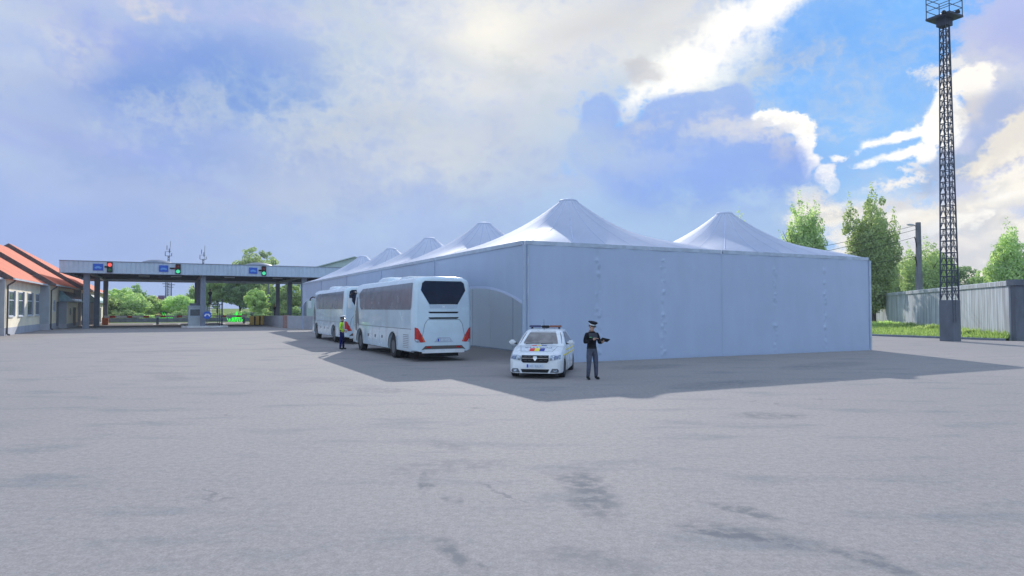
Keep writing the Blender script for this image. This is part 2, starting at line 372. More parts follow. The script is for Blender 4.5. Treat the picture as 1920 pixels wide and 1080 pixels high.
# ------------------------------------------------------------------ sky and sun
SUN_EL, SUN_AZ = R(24.4), R(-1.2)     # azimuth from +Y towards +X
def setup_world():
    wd = bpy.data.worlds.new('World'); SC.world = wd; wd.use_nodes = True; nt = wd.node_tree; nt.nodes.clear(); w = NT(nt)
    out = w.n('ShaderNodeOutputWorld'); bg = w.n('ShaderNodeBackground', {'Strength': .1}); nt.links.new(bg.outputs[0], out.inputs[0])
    sky = w.n('ShaderNodeTexSky', sky_type='NISHITA', sun_disc=False, sun_elevation=SUN_EL, sun_rotation=SUN_AZ, air_density=1.0, dust_density=.4, ozone_density=2.5)
    d = w.n('ShaderNodeTexCoord').outputs['Generated']
    sx = w.n('ShaderNodeSeparateXYZ', {0: d})
    az0 = w.math('ARCTAN2', sx.outputs[0], sx.outputs[1]); el0 = w.math('ARCSINE', sx.outputs[2])
    n1 = w.noise(d, 3.2, 8, .6, .4).outputs[1]; s1 = w.n('ShaderNodeSeparateColor', {0: n1})
    n2 = w.noise(w.mapping(d, (1, 1, 1.6)), 13, 9, .6).outputs[0]
    n3 = w.noise(w.mapping(d, (1, 1, 2.2)), 5, 7, .55, .3).outputs[0]
    nc = w.math('SUBTRACT', n2, .5)
    warp = {}
    for a in (.0, .06, .14):
        warp[a] = w.n('ShaderNodeCombineXYZ', {0: w.math('ADD', az0, w.math('MULTIPLY_ADD', s1.outputs[0], a, -a/2)), 1: w.math('ADD', el0, w.math('MULTIPLY_ADD', s1.outputs[1], a*.7, -a*.35)), 2: 0.0}).outputs[0]
    def ae(x, y):
        v = ray(x, y).normalized(); return math.atan2(v.x, v.y), math.asin(v.z)
    S = 10.0
    col = w.mix(1.0, sky.outputs[0], SKYTINT, 'MULTIPLY')
    # bright broken cloud added overhead and behind the viewer to lift the shaded sides
    back = w.math('MAXIMUM', w.mr(sx.outputs[1], .35, -.2), w.mr(sx.outputs[2], .48, .75))
    up = w.mr(sx.outputs[2], -.05, .25)
    cl = w.mix(w.mr(n3, .36, .6), tuple(v*S for v in (.43, .69, 1.20)), tuple(v*S for v in (.86, 1.02, 1.22)))
    col = w.mix(w.math('MULTIPLY', back, up), col, cl)
    n4 = w.noise(w.mapping(d, (1, 1, 1.3)), 34, 9, .6).outputs[0]
    n5 = w.noise(w.mapping(d, (1, 1, 1.2), (0, 0, 0), (3.1, 1.7, .4)), 8.5, 10, .62, .25).outputs[0]
    bil = w.math('ABSOLUTE', w.math('MULTIPLY_ADD', n4, 2.0, -1.0))      # billows
    puff = w.math('ADD', w.math('MULTIPLY_ADD', n5, 3.2, -1.6), w.math('ADD', w.math('MULTIPLY', nc, 1.2), w.math('MULTIPLY_ADD', bil, -1.3, .28)))
    for shapes, rgb, soft, wa, npx, op, mul in SKY_LAYERS:
        dmin = None     # the tiny term chains the layers one after the other, which keeps the shader stack small
        vw = w.n('ShaderNodeVectorMath', {0: col, 1: (1e-9, 1e-9, 1e-9), 2: warp[wa]}, operation='MULTIPLY_ADD').outputs[0]
        for (x, y, rx, ry, rot) in shapes:
            a0, e0 = ae(x, y); k = math.cos(math.atan((x-960)/FPX)); rxr, ryr = rx/FPX*k*k, ry/FPX*k
            mp = w.n('ShaderNodeMapping', {'Vector': vw, 'Location': (a0, e0, 0), 'Rotation': (0, 0, R(rot)), 'Scale': (rxr, ryr, 1)}, vector_type='TEXTURE').outputs[0]
            dist = w.n('ShaderNodeVectorMath', {0: mp}, operation='LENGTH').outputs['Value']
            dist = w.math('MULTIPLY_ADD', dist, min(rx, ry), -min(rx, ry))
            dmin = dist if dmin is None else w.math('SMOOTH_MIN', dmin, dist, 8.0)
        if npx: dmin = w.math('MULTIPLY_ADD', puff, -npx*1.6, dmin)
        m = w.mr(dmin, soft, -soft, 0, op)
        col = w.mix(m, col, tuple(v*S*mul for v in lin(rgb)))
    # gentle mottling of the cloud mass in front
    f = w.math('MULTIPLY', w.mr(n3, .3, .7, .95, 1.05), w.mr(puff, -.8, .8, .965, 1.035, False))
    col = w.mix(1.0, col, w.n('ShaderNodeCombineColor', {0: f, 1: f, 2: w.mr(n3, .3, .7, .97, 1.03)}).outputs[0], 'MULTIPLY')
    w.set(bg.inputs['Color'], col)
    wd.cycles.sampling_method = 'MANUAL'; wd.cycles.sample_map_resolution = 512
SKYTINT = (.62, .86, 1.25)
#  centre px, radii px, rotation (deg, + turns up to the right), srgb, softness, warp, puff noise, opacity
# shapes [(centre px, radii px, rotation: + turns up to the right)], srgb, softness px, warp, puff px, opacity, gain
SKY_LAYERS = [
    ([(1500, 150, 1200, 700, 0)], (128, 187, 255), 200, .0, 0, 1, 1),
    ([(1500, 420, 900, 170, 0)], (160, 206, 252), 130, .06, 20, .9, 1),
    # overcast reaching from the left up to a slanting edge
    ([(840, -560, 2100, 618, 33), (300, 250, 900, 700, 0), (1000, 560, 400, 250, 0)], (173, 193, 233), 30, .06, 25, 1, 1),
    ([(300, 430, 900, 110, 0)], (172, 194, 232), 100, .14, 40, .8, 1),
    ([(70, 440, 260, 110, 0)], (163, 184, 235), 110, .14, 40, .85, 1),
    ([(800, 290, 460, 70, 3)], (188, 201, 227), 90, .14, 50, .8, 1),
    ([(80, 60, 190, 120, -10)], (196, 208, 231), 90, .14, 60, .8, 1),
    ([(150, 110, 30, 90, 24), (215, 70, 40, 40, 0)], (214, 217, 230), 45, .14, 45, .8, 1),
    ([(330, 220, 165, 85, 6), (470, 165, 185, 90, -4)], (122, 157, 228), 80, .14, 45, 1, 1),
    ([(510, 225, 150, 45, 0)], (132, 166, 228), 60, .14, 40, .85, 1),
    ([(640, 195, 190, 75, 4)], (148, 180, 228), 85, .14, 45, .85, 1),
    ([(640, 225, 150, 20, 2)], (156, 184, 228), 35, .14, 35, .7, 1),
    ([(500, 262, 210, 20, 2)], (194, 205, 231), 45, .14, 30, .6, 1),
    ([(190, 45, 80, 26, -14)], (152, 174, 238), 45, .14, 40, .85, 1),
    ([(300, 12, 34, 18, -10)], (222, 220, 222), 30, .14, 40, .9, 1),
    ([(430, 12, 90, 14, 0)], (196, 200, 238), 30, .14, 30, .7, 1),
    ([(40, 80, 60, 12, -10), (30, 88, 30, 18, 0)], (164, 186, 238), 30, .14, 30, .6, 1),
    ([(190, 278, 120, 6, -16), (30, 250, 40, 7, -15)], (158, 176, 236), 22, .14, 18, .7, 1),
    # bright heart of the overcast with the sun behind it
    ([(930, 90, 270, 130, 4), (1150, 120, 200, 70, 20)], (213, 221, 231), 130, .14, 50, .95, 1),
    ([(1080, 90, 300, 70, 22), (1260, 40, 140, 80, 30)], (230, 231, 232), 95, .14, 40, .95, 1),
    ([(920, 50, 100, 55, 0)], (243, 240, 235), 100, .06, 20, .95, 1),
    ([(925, 60, 12, 8, 0)], (255, 252, 244), 60, .0, 0, .8, 1),
    ([(860, 118, 110, 6, -18), (1000, 150, 80, 5, -8)], (194, 207, 224), 30, .14, 25, .65, 1),
    ([(880, 222, 230, 18, 6)], (188, 202, 224), 50, .14, 35, .7, 1),
    ([(1030, 245, 160, 26, 8)], (208, 216, 226), 45, .14, 35, .6, 1),
    ([(1230, 20, 150, 16, 18)], (214, 216, 220), 40, .14, 35, .7, 1),
    # sunlit edge of the overcast against the blue
    ([(1195, 192, 46, 16, 42), (1275, 140, 80, 30, 38), (1362, 74, 90, 36, 36), (1440, 18, 70, 34, 38)], (255, 254, 250), 24, .06, 20, 1, 1.08),
    ([(1190, 140, 12, 16, 40), (1215, 148, 16, 5, -10)], (200, 200, 208), 9, .06, 16, .7, 1),
    ([(1415, 92, 60, 12, 38)], (205, 224, 250), 20, .06, 16, .4, 1),
    ([(1270, 420, 250, 110, 0), (1330, 340, 170, 80, 0)], (172, 199, 237), 28, .06, 26, 1, 1),
    # big blue shaded cumulus over the tents: lit rim first, then its body
    ([(1440, 226, 70, 13, -6), (1505, 238, 38, 20, -20), (1535, 268, 14, 18, 0), (1540, 300, 18, 16, 0), (1562, 328, 20, 22, 0), (1582, 298, 16, 8, 0), (1575, 350, 14, 16, 0), (1520, 290, 24, 50, 0)], (255, 253, 247), 3, .06, 9, 1, 1.12),
    ([(1126, 222, 46, 40, 0), (1285, 268, 120, 84, 4), (1370, 205, 44, 36, 10), (1250, 225, 60, 40, 10), (1190, 290, 130, 60, 0)], (158, 186, 240), 5, .06, 11, .96, 1),
    ([(1420, 305, 112, 64, -6), (1492, 322, 40, 46, 0), (1320, 310, 150, 76, 0), (1430, 350, 108, 44, 0), (1250, 330, 130, 60, 0)], (150, 180, 241), 15, .06, 9, 1, 1),
    ([(1240, 300, 70, 20, 10), (1330, 246, 60, 14, -8), (1425, 325, 50, 14, 0)], (174, 195, 239), 24, .06, 30, .6, 1),
    ([(1440, 245, 70, 12, -10), (1500, 265, 26, 14, -20)], (224, 224, 230), 20, .06, 22, .8, 1),
    ([(1480, 285, 22, 20, 0)], (206, 210, 226), 24, .06, 22, .7, 1),
    ([(1175, 220, 14, 12, 0), (1210, 240, 30, 14, 20)], (208, 214, 228), 18, .06, 20, .75, 1),
    ([(1090, 290, 90, 40, 8)], (184, 203, 231), 70, .14, 35, .8, 1),
    ([(1390, 340, 150, 36, 0)], (140, 173, 238), 45, .06, 25, .75, 1),
    ([(1260, 410, 260, 26, 0)], (168, 198, 237), 60, .06, 30, .8, 1),
    ([(1420, 378, 70, 12, 0)], (178, 205, 238), 20, .06, 22, .7, 1),
    ([(1540, 372, 26, 14, 0), (1555, 395, 30, 16, 0)], (246, 240, 232), 12, .06, 20, .8, 1),
    ([(1830, 470, 260, 90, 0), (1860, 380, 110, 70, 0), (1690, 430, 130, 60, 0)], (238, 236, 236), 55, .06, 26, .95, 1),
    # cumulus on the right, its lit flank towards the blue
    ([(1880, 90, 80, 110, 0), (1900, 260, 130, 160, 0), (1820, 310, 80, 120, 0)], (200, 208, 234), 24, .06, 36, 1, 1),
    ([(1850, 110, 50, 60, 0)], (220, 223, 232), 40, .06, 40, .9, 1),
    ([(1900, 30, 90, 60, 0)], (176, 188, 240), 45, .06, 40, .8, 1),
    ([(1755, 130, 26, 7, 10), (1780, 122, 22, 12, 0)], (238, 238, 240), 7, .06, 14, .95, 1),
    ([(1762, 200, 14, 34, -16), (1752, 250, 22, 40, -12), (1735, 292, 26, 22, 10), (1775, 170, 14, 20, -20), (1780, 235, 26, 50, 0)], (255, 253, 247), 5, .06, 10, 1, 1.1),
    ([(1815, 158, 44, 26, 10), (1845, 150, 20, 22, 0)], (254, 250, 243), 10, .06, 22, 1, 1.08),
    ([(1820, 205, 40, 26, 0)], (216, 215, 220), 22, .06, 24, .85, 1),
    ([(1870, 215, 34, 46, -20), (1845, 262, 40, 26, 0)], (170, 188, 230), 24, .06, 26, .9, 1),
    ([(1660, 270, 44, 6, 12), (1625, 282, 12, 6, 50), (1700, 262, 50, 7, 10), (1680, 302, 56, 8, 4), (1720, 290, 40, 12, 8)], (255, 254, 252), 4, .06, 7, 1, 1.08),
    ([(1705, 328, 16, 7, -20), (1725, 318, 20, 6, -30)], (252, 250, 248), 5, .06, 14, .9, 1),
    ([(1790, 318, 60, 26, 0), (1755, 345, 40, 24, 0)], (166, 188, 224), 18, .06, 26, .9, 1),
    ([(1895, 270, 46, 24, 35), (1870, 310, 60, 20, 20)], (240, 234, 224), 14, .06, 26, .95, 1),
    ([(1690, 350, 50, 9, 10), (1720, 344, 34, 10, 0)], (254, 250, 245), 5, .06, 14, .95, 1),
    ([(1900, 350, 70, 44, 25), (1820, 410, 100, 40, 10), (1700, 420, 110, 30, 5), (1610, 400, 60, 20, 10), (1840, 500, 260, 90, 0), (1650, 470, 110, 50, 0)], (253, 248, 238), 14, .06, 26, 1, 1.02),
    ([(1870, 352, 40, 8, 12), (1800, 390, 50, 7, 8), (1870, 415, 50, 8, 6), (1690, 400, 50, 6, 6)], (214, 214, 216), 12, .06, 20, .7, 1),
    ([(1800, 465, 160, 22, 0)], (228, 226, 230), 24, .06, 30, .7, 1),
    ([(1760, 440, 60, 9, 10), (1880, 395, 60, 10, 14), (1640, 440, 40, 8, 4), (1830, 375, 40, 8, 10), (1720, 385, 40, 7, 6), (1780, 490, 80, 10, 4)], (212, 214, 222), 14, .06, 22, .75, 1),
    ([(1800, 418, 40, 5, 14), (1700, 405, 30, 5, 8), (1880, 372, 34, 5, 14)], (255, 252, 246), 8, .06, 18, .9, 1.05),
    ([(1640, 372, 26, 8, 0), (1600, 372, 20, 8, 0)], (160, 205, 250), 12, .06, 14, .8, 1),
    ([(1680, 450, 60, 14, 0)], (220, 226, 236), 24, .06, 24, .6, 1),
    ([(1600, 350, 40, 10, 0)], (150, 200, 250), 18, .06, 16, .5, 1),
]
setup_world()
sl = bpy.data.lights.new('sun', 'SUN'); sl.energy = 4.3; sl.angle = R(.53); sl.color = (1, .955, .90)
so = bpy.data.objects.new('sun', sl); C.objects.link(so)
sdir = Vector((math.sin(SUN_AZ)*math.cos(SUN_EL), math.cos(SUN_AZ)*math.cos(SUN_EL), math.sin(SUN_EL)))
so.rotation_euler = sdir.to_track_quat('Z', 'Y').to_euler(); so.location = (0, 40, 60)

# ------------------------------------------------------------------ ground
kind(MB().add([(-3000, -800, -.03), (3000, -800, -.03), (3000, 3500, -.03), (-3000, 3500, -.03)], [(0, 1, 2, 3)]).build('terrain', M['grass']), 'structure')
KA, KB = G(1600, 628.5), G(1886, 639)         # kerb line by the verge
kd = (KB-KA).normalized(); KA2 = KA-kd*45
def yard():
    far = TENT+E2*92
    pts = [(-300, -120, 0), (300, -120, 0), (300, KB.y-1, 0), (KB.x+1.5, KB.y-1, 0), (KB.x, KB.y, 0), tuple(KA2), tuple(far+E1*60), tuple(far-E1*260)]
    kind(MB().add(pts, [tuple(range(len(pts)))]).build('concrete_yard', M['ground']), 'structure')
yard()

# ------------------------------------------------------------------ tents
SIDE, EAVE, PEAK = 10.25, 4.86, 7.49
def tent(iu, iv, label):
    t = thing('peaked_marquee', label, 'marquee', TENT+E1*(SIDE*iu)+E2*(SIDE*iv), ANG, 'white peaked marquees')
    S, a = SIDE, SIDE/2
    # roof: square eaves sweeping up to a round peak
    rb = MB(); n = 64; rings = []
    angs = [2*math.pi*(i+.5)/n for i in range(n)]
    def sq(th):
        c, s = math.cos(th), math.sin(th); k = a/max(abs(c), abs(s)); return c*k, s*k
    def surf(th, tt, off=0):
        c_, s_ = math.cos(th), math.sin(th); b_ = min(1, tt*1.9); b_ = b_*b_*(3-2*b_); kk = a*((1-b_)/max(abs(c_), abs(s_))+b_*1.06); x, y = c_*kk, s_*kk; r = .43
        z = EAVE+.02+(PEAK-EAVE)*(.75*tt+.25*tt**3)-.05*math.sin(math.pi*tt)*abs(math.cos(2*th))
        return Vector((a+x*(1-tt)+math.cos(th)*r*tt, a+y*(1-tt)+math.sin(th)*r*tt, z+off))
    for k in range(17): rings.append([surf(th, k/16) for th in angs])
    rb.loft(rings, 0, cap=False)
    for i in range(0, 24):
        th = 2*math.pi*i/24+.02
        for k in range(16):
            p, q = surf(th-.0022, k/16, .012), surf(th-.0022, (k+1)/16, .012); dv = Vector((-math.sin(th), math.cos(th), 0))*.018
            rb.add([p-dv, p+dv, q+dv, q-dv], [(0, 1, 2, 3)], 1)
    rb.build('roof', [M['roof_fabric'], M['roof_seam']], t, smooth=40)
    MB().lathe([(.43, PEAK-.03), (.46, PEAK), (.46, PEAK+.05), (.40, PEAK+.09), (.2, PEAK+.13), (.02, PEAK+.14)], (a, a, 0), 24, 0).lathe([(.475, PEAK-.02), (.475, PEAK+.01)], (a, a, 0), 24, 1).build('peak_cap', [M['roof_fabric'], M['trim']], t, smooth=40)
    def beam(p, q, name='eave_beam'):
        p, q = Vector(p), Vector(q); mb = MB(); d = (q-p).normalized(); o = Vector((d.y, -d.x, 0))*.06
        mb.prism([p-o+Z*-.09, p+o+Z*-.09, p+o+Z*.07, p-o+Z*.07], q-p); mb.build(name, M['trim'], t)
    zc = EAVE-.05
    beam((0.07, 0, zc), (S-.07, 0, zc)); beam((0, 0.07, zc), (0, S-.07, zc))
    def post(x, y): MB().b2((x-.06, y-.06, 0), (x+.06, y+.06, EAVE-.15)).build('post', M['fabric'], t)
    def wall(p, q, name, z0=.03, seams=(1/3, 2/3), bulge=.05, seed=1):
        p, q = Vector(p), Vector(q); L = (q-p).length; d = (q-p)/L; nr = Vector((d.y, -d.x, 0)); rnd = random.Random(seed)
        lumps = []
        for s in seams:
            for k in range(26):
                lumps.append((s*L+rnd.uniform(-.10, .10), rnd.uniform(.15, 4.35), rnd.uniform(.05, .09), rnd.uniform(.04, .12), rnd.choice((-.02, .02, .028, .04))))
        cuts = [0]+list(seams)+[1]
        def fn(u, v):
            z = z0+(EAVE-.14-z0)*v; x = u*L; b = 0
            for c0, c1 in zip(cuts, cuts[1:]):
                if c0 <= u <= c1: b += bulge*(math.sin(math.pi*(u-c0)/(c1-c0))**.5)*.6
            for (lx, lz, wx, wz, am) in lumps:
                e = ((x-lx)/wx)**2+((z-lz)/wz)**2
                if e < 9: b += am*math.exp(-e)
            b += .012*math.sin(x*5.1+z*.7+seed)*math.sin(z*1.3+x)
            return p+d*x+Z*z+nr*b
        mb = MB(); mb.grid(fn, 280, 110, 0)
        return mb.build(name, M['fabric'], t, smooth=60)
    def flat(p, q, name, mat='fabric'):
        p, q = Vector(p), Vector(q); d = (q-p).normalized(); o = Vector((d.y, -d.x, 0))*.02
        MB().prism([p-o, p+o, p+o+Z*(EAVE-.16), p-o+Z*(EAVE-.16)], q-p).build(name, M[mat], t)
    if iv == 0:
        wall((.07 if iu == 0 else -.022, -.02, 0), (S-.03, -.02, 0), 'front_wall', seed=3+iu)
        MB().b2((.07 if iu == 0 else -.02, -.055, .0), (S-.03, -.03, .10)).build('hem', M['fabric'], t)
        post(0, 0.06 if iu else 0)
        if iu == 0: MB().b2((-.075, -.085, 0), (-.02, -.065, EAVE-.16)).b2((.10, -.085, 0), (.16, -.065, EAVE-.16)).build('corner_trim', M['trim'], t)
    else: post(0, 0)
    if iu == 0:
        # left wall: a valance with a shallow arch over the opening
        N = 40; low, rise = 2.38, .74
        vb = MB()
        def zb(s): return low+rise*(1-abs(2*s-1)**2.3)
        def vf(u, v):
            s = u; z = zb(s)+(EAVE-.14-zb(s))*v
            return Vector((-.02-.03*math.sin(math.pi*v)*abs(math.sin(3*math.pi*s)), .06+(S-.12)*s, z))
        vb.grid(vf, N, 8, 0)
        vb.grid(lambda u, v: Vector((-.05+.02*v, .06+(S-.12)*u, zb(u)-.02+.11*v)), N, 1, 1)
        vb.build('valance', [M['fabric'], M['roof_fabric']], t, smooth=40)
        # inner lining of the drive-through lane
        iw = MB(); iw.b2((3.25, .05, 0), (3.29, S, EAVE-.2))
        for k in range(2): iw.b2((3.238, 2.5+k*5.0, 0), (3.25, 2.53+k*5.0, EAVE-.25), 1)
        iw.b2((3.23, .05, 0), (3.25, S, .06), 1)
        if iv == 4: iw.b2((3.235, .05, 1.5), (3.25, S, 1.54), 1).b2((3.235, .05, 2.9), (3.25, S, 2.94), 1)
        iw.build('lining_wall', [M['lining'], M['trim']], t)
        flat((S-.04, .05, 0), (S-.04, S, 0), 'sun_block_wall', 'lining') if iv else None  # unseen wall added to keep the sun out of the row
        if iv == 4: post(0, S); flat((3.3, S, 0), (S, S, 0), 'end_wall'); beam((0.07, S, zc), (S, S, zc))
    else:
        flat((S, .05, 0), (S, S, 0), 'side_wall'); beam((S, 0.07, zc), (S, S-.07, zc)); post(S, 0)
        MB().b2((S-.06, -.085, 0), (S+.07, -.065, EAVE-.16)).build('corner_trim', M['trim'], t)
        flat((.05, S, 0), (S, S, 0), 'end_wall'); beam((.07, S, zc), (S, S, zc))
    return t
tent(0, 0, 'tall white marquee directly behind the police car, with an arched side opening')
tent(1, 0, 'white marquee whose closed laced wall ends nearest the lattice tower')
tent(0, 1, 'white marquee beside the nearer coach, second peak in the receding row')
tent(0, 2, 'white marquee with the third peak in the row behind the coaches')
tent(0, 3, 'white marquee with the fourth peak, above the roof of the far coach')
tent(0, 4, 'last white marquee of the row, its end touching the customs canopy view')

# ------------------------------------------------------------------ wheel
def wheel(mbs, c, r, w, side):
    """adds tyre and rim (two builders) for a wheel with its axle along x; side=+1/-1 is the outward direction"""
    ty, ri = mbs
    x = c[0]; ax = (side, 0, 0)
    ty.lathe([(r*.62, -w/2), (r*.93, -w/2), (r, -w/2+.03), (r, w/2-.04), (r*.95, w/2-.005), (r*.60, w/2)], c, 28, 0, axis=ax, cap=False)
    ri.lathe([(r*.60, w/2-.01), (r*.57, w/2-.05), (r*.50, w/2-.12), (r*.25, w/2-.08), (r*.2, w/2-.02), (.01, w/2-.02)], c, 28, 0, axis=ax)
    for k in range(8):
        t = 2*math.pi*k/8; d = Vector((0, math.cos(t), math.sin(t)))
        ri.tube(Vector(c)+Vector(ax)*(w/2-.07)+d*r*.38, Vector(c)+Vector(ax)*(w/2-.055)+d*r*.38, r*.08, m=1)

# ------------------------------------------------------------------ coach
def coach(label, loc):
    t = thing('coach', label, 'coach', loc, ANG, 'white coaches beside the marquees')
    Lg, HW = 10.8, 1.30
    axles = (3.05, 9.0 if True else 8.6)
    def zb(y):
        z = .36+ (.06 if y < .3 else 0)
        for a in axles:
            dy = abs(y-a)
            if dy < .62: z = max(z, .50+math.sqrt(max(0, .62**2-dy**2)))
        return z
    ys = [0, .02, .07, .15, .28]+[.28+.14*i for i in range(1, 73)]+[10.45, 10.6, 10.72, 10.8]
    ys = sorted(set(round(y, 3) for y in ys if y <= Lg))
    def sec(y):
        k = 0
        if y < .28: k = (1-y/.28)**2.2
        if y > 10.3: k = ((y-10.3)/.5)**2
        w = HW-.16*k; top = 3.52-.13*k-.0*y; b = zb(y)
        half = [(w*.90, b), (w-.015, b+.05), (w, b+.14), (w, 1.35), (w, 2.10), (w-.03, 2.6), (w-.065, 3.12), (w-.10, 3.28), (w-.19, top-.10), (w-.38, top-.03), (w*.45, top), (0, top+.015)]
        half[3] = (w, max(1.35, b+.2))
        def sl(z): return -max(0, (z-1.0))*.22*min(1, max(0, (y-8)/2.5))+ (max(0, 1-z/2.4)*-.0)
        rt = [Vector((x, y+sl(z)+(.10*k*max(0, (z-2.0))/1.5 if y < 1 else 0), z)) for x, z in half]
        return rt+[Vector((-v.x, v.y, v.z)) for v in rt[-2::-1]]
    mb = MB(); rings = [sec(y) for y in ys]; n = len(rings[0])
    mb.loft(rings, 0, cap=True, mf=lambda k, i: 1 if i == n-1 else 0)
    body = mb.build('body', [M['bus_paint'], M['black']], t, smooth=35)
    bv = bvh_of(body)
    def rear(name, polys, mats, off=.006, sub=2):
        m2 = MB()
        for poly, mi in polys:
            vs, fs = patch([Vector((x, -1, z)) for x, z in poly], bv, (0, 1, 0), -1, off+.002*mi, sub); m2.add(vs, fs, mi)
        return m2.build(name, mats, t, smooth=30)
    def sidep(name, polys, mats, sd=-1, off=.006, sub=2):
        m2 = MB()
        for poly, mi in polys:
            vs, fs = patch([Vector((sd*3, y, z)) for y, z in poly], bv, (-sd, 0, 0), sd*3, off+.002*mi, sub); m2.add(vs, fs, mi)
        return m2.build(name, mats, t, smooth=30)
    # rear end
    win = [(-.98, 2.95), (-.92, 3.24), (-.80, 3.33), (.80, 3.33), (.92, 3.24), (.98, 2.95), (.93, 2.86), (.62, 2.36), (-.62, 2.36), (-.93, 2.86)]
    rear('rear_window', [(win, 0)], [M['dark_glass']], .008, 3)
    def rect(x0, x1, z0, z1): return [(x0, z0), (x1, z0), (x1, z1), (x0, z1)]
    rear('badge_panel', [([(-.60, 2.20), (.60, 2.20), (.63, 2.34), (-.63, 2.34)], 0), (rect(-.045, -.02, 2.225, 2.305), 1), (rect(.02, .045, 2.225, 2.305), 1), ([(-.045, 2.305), (-.02, 2.305), (.045, 2.225), (.02, 2.225)], 2), (rect(-.3, .5, 2.35, 2.362), 1)], [M['fascia'], M['sign_white'], M['sign_white']])
    for z in (2.03, 1.80): rear('vent', [([(-.66, z-.0), (-.60, z-.04), (.60, z-.04), (.66, z), (.66, z+.03), (-.66, z+.03)], 0)], [M['black']])
    ln = MB()
    out = [(-.98, .80), (-.83, 1.55), (-.70, 1.73), (.70, 1.73), (.83, 1.55), (.98, .80)]
    for (x0, z0), (x1, z1) in zip(out, out[1:]):
        d = Vector((x1-x0, z1-z0)).normalized(); o = (-d[1]*.009, d[0]*.009)
        vs, fs = patch([Vector((x0+o[0], -1, z0+o[1])), Vector((x1+o[0], -1, z1+o[1])), Vector((x1-o[0], -1, z1-o[1])), Vector((x0-o[0], -1, z0-o[1]))], bv, (0, 1, 0), -1, .004, 2); ln.add(vs, fs)
    ln.build('hatch_seam', M['panel_line'], t)
    vs, fs = patch([Vector((x, -1, z)) for x, z in [(-.96, .82), (-.81, 1.55), (-.69, 1.715), (.69, 1.715), (.81, 1.55), (.96, .82)]], bv, (0, 1, 0), -1, .003, 2)
    MB().add(vs, fs).build('engine_hatch', M['bus_paint'], t, smooth=30)
    for s in (-1, 1):
        rear('tail_light', [([(s*1.235, .88), (s*1.235, 1.42), (s*1.12, 1.38), (s*.95, 1.10), (s*.80, .82), (s*1.0, .80)], 0), ([(s*.97, 1.06), (s*.92, 1.0), (s*.83, .84), (s*.88, .83)], 1), ([(s*1.225, .80), (s*1.225, .93), (s*1.10, .92), (s*1.04, .80)], 2)], [M['red_lens'], M['orange_lens'], M['clear_lens']], .012, 2)
    rear('plate_recess', [([(-.42, .80), (.42, .80), (.26, 1.0), (-.26, 1.0)], 0)], [M['trim']])
    pl = rear('number_plate', [(rect(-.26, .26, .835, .945), 0), (rect(-.26, -.21, .835, .945), 1)]+[(rect(-.17+.06*i, -.135+.06*i, .862, .92), 2) for i in range(7) if i not in (1, 4)], [M['plate'], M['plate_blue'], M['trim']], .010, 0)
    rear('bumper_inset', [([(-.98, .38+.1), (-.80, .66), (.80, .66), (.98, .48), (.84, .52), (-.84, .52)], 0)], [M['brown']], .008)
    for s in (-1, 1): rear('reflector', [(rect(s*.66-.09, s*.66+.09, .57, .63), 0)], [M['red_lens']], .016, 0)
    bl = MB()
    for i in range(20):
        x0 = -.92+1.84*i/20; x1 = x0+1.84/20
        for (xa, xb) in ((x0, x1),): bl.b2((xa, -.02+.03*abs(xa)**3, .36), (xb, .10, .50))
    bl.build('bumper_lip', M['white_paint'], t)
    MB().b2((-.75, .25, .20), (.75, 1.0, .37)).build('exhaust_box', M['black'], t)
    # sides
    for s in (-1, 1):
        sidep('side_window', [([(.45, 2.14), (.35, 2.24), (.35, 3.22), (.45, 3.26), (8.6, 3.20), (9.25, 2.95), (9.0, 2.3), (8.7, 2.14)], 0)]+[([(a, 2.16), (a+.035, 2.16), (a+.035, 3.22), (a, 3.22)], 1) for a in (1.9, 3.4, 4.9, 6.4, 7.8)], [M['tint'], M['panel_line']], s, .008, 3)
        sidep('driver_window', [([(9.05, 1.35), (9.35, 1.0), (9.85, 1.05), (9.9, 2.0), (9.7, 2.75), (9.50, 2.8)], 0)], [M['tint']], s, .008, 2)
        sidep('waist_line', [([(.3, 1.33), (9.0, 1.33), (9.0, 1.35), (.3, 1.35)], 0)], [M['panel_line']], s, .004, 3)
        lines = [([(a, .45), (a+.015, .45), (a+.015, 1.33), (a, 1.33)], 0) for a in (2.2, 4.0, 5.1, 6.4, 7.7)]
        for l_ in lines: sidep('panel_seam', [l_], [M['panel_line']], s, .004, 2)
        for a in (4.6, 5.8, 7.1): sidep('locker_handle', [([(a, .82), (a+.14, .82), (a+.14, .95), (a, .95)], 0)], [M['black']], s, .010, 0)
        gr = [([(.62, .50), (1.45, .50), (1.45, 1.10), (1.1, 1.20), (.62, 1.20)], 0)]+[([(.66, .55+.075*i), (1.42, .55+.075*i), (1.42, .575+.075*i), (.66, .575+.075*i)], 1) for i in range(8)]
        sidep('radiator_grille', gr, [M['bus_paint'], M['panel_line']], s, .006, 1)
        sidep('fuel_flap', [([(2.05, .90), (2.25, .90), (2.25, 1.0), (2.05, 1.0)], 0)], [M['fascia']], s, .006, 0)
        for a in axles:
            ar = MB()
            for i in range(20):
                t0, t1 = math.pi*i/20, math.pi*(i+1)/20
                P = [Vector((s*(HW+.004), a+math.cos(q)*r, .50+math.sin(q)*r)) for q, r in ((t0, .60), (t1, .60), (t1, .635), (t0, .635))]
                ar.prism(P, (s*.012, 0, 0))
            ar.build('wheel_arch', M['black'], t)
            w = MB(), MB(); wheel(w, (s*(HW-.20), a, .50), .50, .30, s)
            if a == axles[0]:
                w[0].lathe([(.3, -.14), (.5, -.12), (.5, .12), (.3, .14)], (s*(HW-.55), a, .5), 24, 0, axis=(1, 0, 0))
            tw = w[0].build('wheel', M['rubber'], t, smooth=40); w[1].build('rim', [M['rim'], M['black']], tw, smooth=40)
